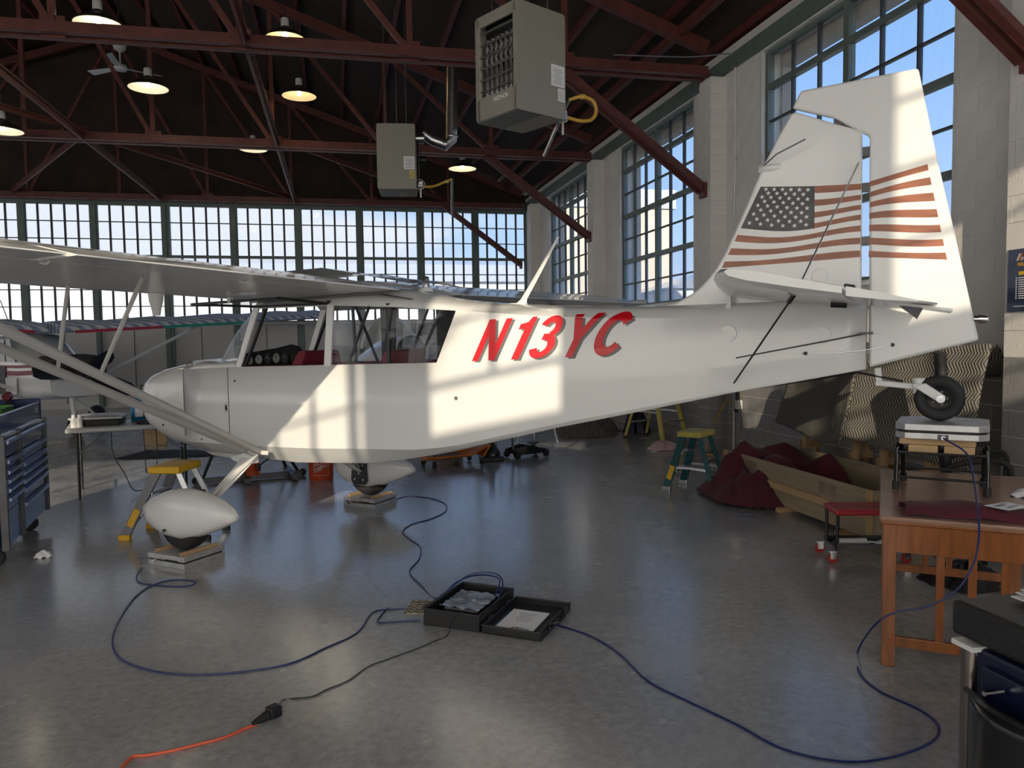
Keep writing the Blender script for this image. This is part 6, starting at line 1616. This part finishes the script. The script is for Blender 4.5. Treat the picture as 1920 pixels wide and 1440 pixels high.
# ------------------------------------------------------------------ cables on the floor
def cable(name, label, pts, r, m, cat='cable', parts=None):
    c = [Vector(p) for p in pts]; o = thing(name, label, cat, (c[0].x, c[0].y, 0))
    q = MB(); q.tube([p - Vector((c[0].x, c[0].y, 0)) for p in spline(c, 7)], r, 8); q.build('jacket', m, o, smooth=True); return o
rB = .0045
def F(*pl, z=rB): return [G(x, y, z) for x, y in pl]
c1 = F((265, 1066), (256, 1080), (262, 1092), (300, 1098), (350, 1099), (366, 1092), (340, 1087), (300, 1092), (258, 1115), (225, 1160), (211, 1200), (222, 1232), (262, 1252), (330, 1264), (430, 1262), (540, 1245), (610, 1215), (670, 1186), (700, 1148), (740, 1142), (795, 1138))
e1 = [csm @ Vector(v) for v in ((-.005, .36, .10), (.08, .46, .16), (.22, .50, .17), (.30, .44, .13), (.31, .30, .05))]
o = cable('scale_cable', 'blue cable looping wide from the near wheel scale to the black case', c1 + e1, rB, 'cable_blue')
nc = pl_world(.06, 1.067, 0)
c2 = F((738, 938), (762, 931), (800, 933), (832, 943), (836, 958), (810, 972), (770, 984), (755, 998), (770, 1012), (788, 1026), (786, 1048), (768, 1072), (790, 1098), (818, 1122))
e2 = [csm @ Vector(v) for v in ((-.02, .47, .10), (.10, .52, .14), (.25, .49, .145), (.28, .40, .10), (.27, .30, .04))]
cable('scale_cable', 'blue cable winding from the far wheel scale to the black case', c2 + e2, rB, 'cable_blue')
sk = tm @ Vector((.012, -.25, 1.043))
c3 = [sk, AT(1812, 850, 4.50), AT(1824, 890, 4.35), AT(1831, 935, 4.15), AT(1835, 975, 3.96), AT(1835, 1010, 3.90), AT(1826, 1055, 3.85), AT(1795, 1105, 3.80), AT(1740, 1137, 3.78), AT(1680, 1148, 3.78), AT(1640, 1172, 3.80)] + F((1608, 1222), (1612, 1262), (1650, 1296), (1712, 1325), (1752, 1350), (1761, 1375), (1735, 1398), (1670, 1420), (1580, 1428), (1470, 1405), (1380, 1358), (1290, 1315), (1215, 1277), (1160, 1225), (1105, 1192), (1045, 1172))
cable('scale_cable', 'blue cable running from the tail scale over the table edge to the black case', c3, rB, 'cable_blue')
q3 = F((690, 1170), (720, 1165), (760, 1162), (795, 1163), z=rB * 1.0)
cable('scale_cable', 'short blue cable end bent on the floor between drain and black case', F((728, 1140), (716, 1152), (708, 1166), (735, 1166), (788, 1163)), rB, 'cable_blue')
bw = [csm @ Vector((.24, .05, .105)), csm @ Vector((.20, -.03, .06))] + F((838, 1192), (812, 1203), (785, 1215), (755, 1226), (728, 1236), (690, 1250), (655, 1275), (615, 1292), (585, 1306), (555, 1309), (532, 1312), z=.004) + [AT(522, 1322, 3.23) ]
cable('power_lead', 'thin black lead wandering from the case to the plug on the floor', bw, .003, 'cord_black', 'lead')
oc = F((482, 1357), (455, 1368), (420, 1383), (370, 1396), (320, 1408), (275, 1416), (250, 1418), (238, 1428), (226, 1442), (200, 1480), z=.006)
cable('extension_cord', 'orange extension cord coming in across the concrete to a black plug', oc, .006, 'cord_orange', 'cord')
pg = G(502, 1350, 0); pgd = (G(525, 1340) - G(478, 1362)); 
PG = thing('power_plug', 'black socket and boxy adapter joining the orange cord and thin lead', 'plug', (pg.x, pg.y, 0), math.atan2(pgd.y, pgd.x))
q = MB(); q.tube([(-.075, 0, .014), (-.05, 0, .016), (-.01, 0, .02), (.0, 0, .02)], [.008, .013, .020, .020], 12); q.build('socket', 'rubber', PG, smooth=True)
q = MB(); q.box((.03, 0, .026), (.055, .05, .05)); q.build('adapter', 'black', PG, bev=.008)
tp_ = G(48, 1047, 0)
sc = thing('crumpled_paper', 'crumpled pale paper scrap on the floor by the blue tool chest', 'litter', (tp_.x + .12, tp_.y, 0), .3)
q = MB(); q.grid(lambda u, v: (-.06 + .12 * u, -.04 + .08 * v, .004 + .045 * (math.sin(PI * u) * math.sin(PI * v)) ** .7 + .008 * math.sin(15 * u + 12 * v)), 10, 8); q.build('scrap', 'yellow_pale' if False else 'white_paper', sc, smooth=False)
lv = G(1228, 850, 0)
s2 = thing('plastic_scrap', 'tiny pale curl of plastic on the floor ahead of the green ladder', 'litter', (lv.x, lv.y, 0), .8)
q = MB(); q.grid(lambda u, v: (-.08 + .16 * u, -.02 + .04 * v + .04 * math.sin(PI * u), .005 + .02 * v), 10, 2); q.build('scrap', 'white_paper', s2, solid=.002)
# ------------------------------------------------------------------ gas unit heaters hung from the trusses
CRh, CFh = Vector((CR.x, CR.y, 0)).normalized(), Vector((CF.x, CF.y, 0)).normalized()
def cam_pt(px, py, depth):
    d = ray(px, py); return CAMP + d * (depth / d.dot(CF))
def heater(label, org, xdir, W, D, H, rods, hose):
    """local x: from the louvred front to the fan at the back, y: away from the label side"""
    t = thing('unit_heater', label, 'heater', org, math.atan2(xdir.y, xdir.x), 'hanging gas heaters')
    th = .022
    for y in (0, W):
        q = MB(); q.prism([(x, y - (.004 if y == 0 else -.004), z) for x, z in [(r * 1.0, zz) for r, zz in ((.03, 0), (D - .03, 0), (D - .008, .008), (D, .03), (D, H - .03), (D - .008, H - .008), (D - .03, H), (.03, H), (.008, H - .008), (0, H - .03), (0, .03), (.008, .008))]], (0, .008 if y == 0 else -.008, 0))
        q.build('side_panel', 'heater', t, bev=.003)
    q = MB(); q.box((D / 2, W / 2, H - .006), (D - .02, W - .02, .012)); q.build('top_panel', 'heater', t)
    q = MB(); q.box((.02, W / 2, .11), (.03, W - .02, .20)); q.box((.02, W / 2, H - .05), (.03, W - .02, .10)); q.box((.02, .03, H / 2), (.03, .05, H - .02)); q.box((.02, W - .03, H / 2), (.03, .05, H - .02)); q.build('front_frame', 'heater', t, bev=.006)
    q = MB(); q.box((.12, W / 2, H / 2), (.02, W - .04, H - .1)); q.build('heat_exchanger_back', 'black', t)
    for i in range(7):
        yy = .085 + (W - .17) * i / 6
        q = MB(); q.tube([(.07, yy, .22), (.07, yy, .40)] + [(.07 + (.012 if k % 2 else -.008), yy, .40 + .035 * k) for k in range(1, int((H - .56) / .035))], [.030, .032] + [.032 if k % 2 else .018 for k in range(1, int((H - .56) / .035))], 10); q.build('exchanger_tube', 'galv', t, smooth=True)
    for k in range(6):
        zz = .26 + (H - .42) * k / 5
        q = MB(); q.box((.014, W / 2, zz), (.022, W - .10, .006), R=Matrix.Rotation(.15, 3, 'Y')); q.build('louvre', 'heater_dark', t)
    # underside: solid front half, slotted rear half
    q = MB(); q.box((D * .28, W / 2, .006), (D * .5, W - .03, .010)); q.build('bottom_panel', 'heater_dark', t)
    for k in range(12):
        q = MB(); q.box((D * .55 + .42 * D * k / 11, W / 2, .008), (.012, W - .04, .014)); q.build('bottom_slat', 'heater', t)
    q = MB(); q.box((D * .77, W / 2, .06), (D * .42, W - .06, .01)); q.build('burner_tray', 'black', t)
    # fan at the back
    q = MB(); q.box((D - .012, W / 2, H / 2), (.02, W - .02, H - .02)); q.build('back_panel', 'heater_dark', t)
    q = MB(); q.tube([(D + .03, W / 2 + .22 * math.cos(a), H * .52 + .22 * math.sin(a)) for a in (2 * PI * k / 28 for k in range(28))], .012, 8, closed=True); fn = q.build('fan_ring', 'black', t, smooth=True)
    for k in range(4):
        a = k * PI / 2 + .4; q = MB(); q.prism([(D + .03, W / 2 + r * math.cos(a + da), H * .52 + r * math.sin(a + da)) for r, da in ((.04, -.3), (.19, -.25), (.20, .25), (.04, .5))], (.01, 0, 0)); q.build('fan_blade', 'dark_steel', fn)
    q = MB(); q.cyl((D + .02, W / 2, H * .52), (D + .14, W / 2, H * .52), .06, 16); q.build('fan_motor', 'black', t, smooth=True)
    q = MB(); q.cyl((D + .0, W / 2, H * .86), (D + .12, W / 2, H * .86), .075, 18); q.build('flue_collar', 'galv', t, smooth=True)
    q = MB(); q.box((D * .83, -.006, H * .40), (D * .28, .004, H * .20)); lb = q.build('data_label', 'white_paper', t)
    for k in range(8):
        q = MB(); q.box((D * .83, -.0085, H * .325 + k * H * .019), (D * (.22 - .05 * (k % 3)), .001, .004)); q.build('print_line', 'shadow_grey', lb)
    q = MB(); q.box((D * .90, -.006, H * .225), (D * .14, .004, H * .12)); lb2 = q.build('warning_label', 'yellow_pale' if hose < 0 else 'white_paper', t)
    for k in range(5):
        q = MB(); q.box((D * .90, -.0085, H * .185 + k * H * .018), (D * .11, .001, .003)); q.build('print_line', 'shadow_grey', lb2)
    text('maker_name', 'REZNOR', .05, 'white_paper', t, (.0035, W * .18 + .22, .14), (0, -1, 0), (0, 0, 1), bold=.001)
    # gas valve, wiring and yellow flexible hose
    q = MB(); q.cyl((D + .02, .10, .06), (D + .10, .10, .06), .035, 14); q.box((D + .06, .10, .09), (.06, .06, .06)); q.cyl((D + .06, .10, .03), (D + .06, .10, -.10), .012, 8); q.build('gas_valve', 'alu', t, bev=.004)
    q = MB(); q.tube([(D + .05 + .07 * math.cos(a), .10 + .02 * math.sin(2 * a), .08 + .07 * math.sin(a)) for a in (2 * PI * k / 16 for k in range(16))], .004, 6, closed=True); q.build('valve_wiring', 'plastic_white', t)
    if hose > 0: hp = [(D + .10, .08, .06), (D + .22, .03, .04), (D + .33, .0, .06), (D + .39, -.01, .14), (D + .36, 0, .24), (D + .25, .05, .27), (D + .16, .12, .24)]
    else: hp = [(D + .10, .10, .05), (D + .25, .10, .06), (D + .40, .10, .12), (D + .50, .10, .16)]
    q = MB(); q.tube(spline(hp, 6), .017, 10); hs = q.build('gas_hose', 'gas_yellow', t, smooth=True)
    q = MB(); q.tube([hp[-1], Vector(hp[-1]) + Vector((.0, .35, -.45))], .016, 8); q.build('gas_pipe', 'galv', t, smooth=True)
    q = MB(); q.cyl(hp[2 if hose < 0 else 5], Vector(hp[2 if hose < 0 else 5]) + Vector((.05, 0, .01)), .024, 10); q.build('hose_tag', 'yellow_pale', hs)
    for x, y in rods:
        wp = org + Matrix.Rotation(math.atan2(xdir.y, xdir.x), 3, 'Z') @ Vector((x, y, 0))
        q = MB(); q.cyl((x, y, H - .01), (x, y, RZ(wp.x) - org.z + .03), .006, 8); q.build('hanger_rod', 'galv', t)
    return t
N0 = cam_pt(970, 204, 6.6); N0h = N0.z
rdir = (CRh * .067 + CFh * .057).normalized(); ldir = (-CRh * .053 + CFh * .067).normalized()
h1 = heater('large olive grey gas heater showing its louvred front, hung above the flag-tailed aeroplane', N0, rdir, .57, .58, .93, ((.12, .10), (.46, .10), (.12, .47), (.46, .47)), 1)
N1 = cam_pt(708, 354, 10.6)
h2 = heater('smaller looking olive grey gas heater with silver flue pipe and its fan side showing', N1, (CRh * 1.0 + CFh * .10).normalized(), .60, .53, .89, ((.12, .10), (.41, .10), (.26, .5)), -1)
# flue of the second heater
fl = thing('flue_pipe', 'silver galvanised flue pipe rising beside the far heater', 'pipe', cam_pt(800, 252, 10.9), 0)
c0 = fl.location; pts = [cam_pt(795, 250, 10.95), cam_pt(812, 262, 10.95), cam_pt(836, 272, 10.95), cam_pt(846, 262, 10.95), cam_pt(847, 240, 10.95), cam_pt(848, 122, 10.95)]
q = MB(); q.tube([p - c0 for p in pts], [.085, .085, .085, .085, .085, .085], 16); q.build('pipe', 'galv', fl, smooth=True)
q = MB(); q.lathe([(.085, 0), (.14, .02), (.14, .05), (.085, .07)], 18, pts[-1] - c0); q.build('pipe_collar', 'galv', fl, smooth=True)
for p in (cam_pt(847, 256, 10.95), cam_pt(836, 271, 10.95)):
    q = MB(); q.lathe([(.088, -.012), (.092, 0), (.088, .012)], 18, p - c0); q.build('pipe_seam', 'galv', fl, smooth=True)
# ------------------------------------------------------------------ pendant lamps
mat('shade_white', (.85, .82, .72), .35, var=.02)
def lamp(label, px, py, wpx, watt, col, k):
    dep = 0.60 * 1440 / wpx
    p = cam_pt(px, py, dep)
    t = thing('pendant_lamp', label, 'lamp', p, 0, 'dome pendant lamps')
    q = MB(); q.lathe([(.30, 0), (.302, .012), (.285, .03), (.235, .07), (.16, .115), (.085, .145), (.06, .16), (.055, .19)], 36, cap=False); sh = q.build('shade', 'lamp_green', t, smooth=True)
    q = MB(); q.lathe([(.292, .004), (.275, .026), (.228, .062), (.155, .105), (.08, .135), (.0, .14)], 36, cap=False); q.build('shade_lining', 'shade_white', sh, smooth=True)
    q = MB(); q.lathe([(.055, .18), (.058, .20), (.058, .29), (.045, .31), (.0, .31)], 18); q.build('lamp_holder', 'plastic_white', t, smooth=True)
    q = MB(); q.lathe([(.0, .012), (.03, .018), (.042, .045), (.036, .075), (.022, .11), (.02, .14)], 16); q.build('bulb', emit('bulb_%d' % k, col, 7.0), t, smooth=True)
    top = max(.5, 5.1 - p.z)
    q = MB(); q.cyl((0, 0, .30), (0, 0, max(top, RZ(p.x) - .12 - p.z)), .007, 8); q.build('stem', 'dark_steel', t)
    ld = bpy.data.lights.new('bulb_light', 'POINT'); ld.energy = watt * .11; ld.color = col; ld.shadow_soft_size = .05
    lo = bpy.data.objects.new('bulb_light', ld); COL.objects.link(lo); lo.parent = t; lo.location = (0, 0, .035)
LW_ = (1.0, .86, .62); LY = (1.0, .66, .30)
lamp('dome pendant lamp with a white glow, cut by the nearer truss chord', 184, 47, 87, 30, LW_, 0)
lamp('dome pendant lamp with a warm amber glow, cut by the nearer truss chord', 535, 74, 75, 30, LY, 1)
lamp('dome pendant lamp with a white glow hanging beside the ceiling fan', 278, 166, 72, 30, LW_, 0)
lamp('dome pendant lamp with a warm amber glow hanging free below the nearer truss chord', 561, 181, 64, 30, LY, 1)
lamp('dome pendant lamp partly hidden by the second truss chord', 475, 281, 51, 30, LW_, 0)
lamp('dome pendant lamp hanging beyond the flue pipe and far heater', 867, 317, 53, 30, LW_, 0)
lamp('dome pendant lamp hanging over the parked red striped aeroplane', 4, 246, 72, 30, LW_, 0)
# ceiling fan
fp = cam_pt(226, 128, 14.0)
CFN = thing('ceiling_fan', 'white three-bladed industrial ceiling fan hanging in the dark roof', 'fan', fp, .3)
q = MB(); q.lathe([(.03, -.06), (.10, -.04), (.12, 0), (.10, .05), (.03, .07)], 20); q.build('motor', 'white_metal', CFN, smooth=True)
q = MB(); q.cyl((0, 0, .06), (0, 0, .30), .015, 8); q.lathe([(.05, .30), (.10, .34), (.12, .46), (.05, .50)], 18); q.build('canopy', 'white_metal', CFN, smooth=True)
q = MB(); q.cyl((0, 0, .48), (0, 0, RZ(fp.x) - .1 - fp.z), .015, 8); q.build('down_rod', 'dark_steel', CFN)
for k in range(3):
    a = k * 2 * PI / 3 + .2; q = MB(); q.M = Matrix.Rotation(a, 4, 'Z'); q.prism([(.10, -.03, .0), (.25, -.06, -.01), (.70, -.08, -.02), (.72, .06, .02), (.25, .05, .01), (.10, .03, 0)], (0, 0, .008)); q.build('blade', 'white_metal', CFN)
# ------------------------------------------------------------------ what stands outside the panes
gr = MB(); gr.box((12, 60, -.35), (120, 160, .3)); struct(gr.build('ground_outside', mat('asphalt', (.16, .155, .15), .9, var=.15, vscale=.3)))
OBD = thing('outside_building', 'tan stucco industrial building standing outside the side windows', 'building', (10.3, 29.5, -.2), math.radians(0))
q = MB(); q.box((0, 0, 3.6), (4.6, 4, 7.2)); q.build('wall', 'tan_wall', OBD)
q = MB(); q.box((0, 0, 6.95), (4.8, 4.2, .7)); q.build('parapet', 'grey_wall', OBD)
for k in range(3):
    q = MB(); q.box((-1.5 + 1.5 * k, -2.02, 2.4), (1.0, .1, 1.1)); wn_ = q.build('window', 'grey_wall', OBD)
    q = MB(); q.box((-1.5 + 1.5 * k, -2.08, 2.4), (.8, .03, .9)); q.build('pane', 'window_tint', wn_)
OB2 = thing('outside_shed', 'low pale metal shed outside the side windows', 'building', (11.6, 20.8, -.2), math.radians(-6))
q = MB(); q.box((0, 0, 1.5), (6, 5.5, 3.0)); q.build('wall', 'grey_wall', OB2)
q = MB(); q.prism([(-3.2, -2.9, 3.0), (3.2, -2.9, 3.0), (0, -2.9, 3.9)], (0, 5.8, 0)); q.build('roof', 'galv', OB2)
OB3 = thing('outside_house', 'brown-roofed house seen over the sill beside the rudder', 'building', (17.4, 15.6, -.2), 0)
q = MB(); q.box((0, 0, 2.1), (4.5, 4, 4.2)); q.build('wall', 'tan_wall', OB3)
q = MB(); q.prism([(-2.6, -2.3, 4.0), (2.6, -2.3, 4.0), (0, -2.3, 5.5)], (0, 4.6, 0)); q.build('roof', 'cardboard', OB3)
OB4 = thing('outside_hangar', 'long pale metal hangar facing the far window wall', 'building', (-4, 52, -.2), 0)
mat('pale_metal', (.62, .63, .65), .6, var=.05, vscale=.4)
q = MB(); q.box((0, 0, 2.6), (46, 12, 5.2)); q.build('wall', 'pale_metal', OB4)
q = MB(); q.prism([(-23.4, -6.4, 5.2), (-23.4, 6.4, 5.2), (-23.4, 0, 6.8)], (46.8, 0, 0)); q.build('roof', 'pale_metal', OB4)
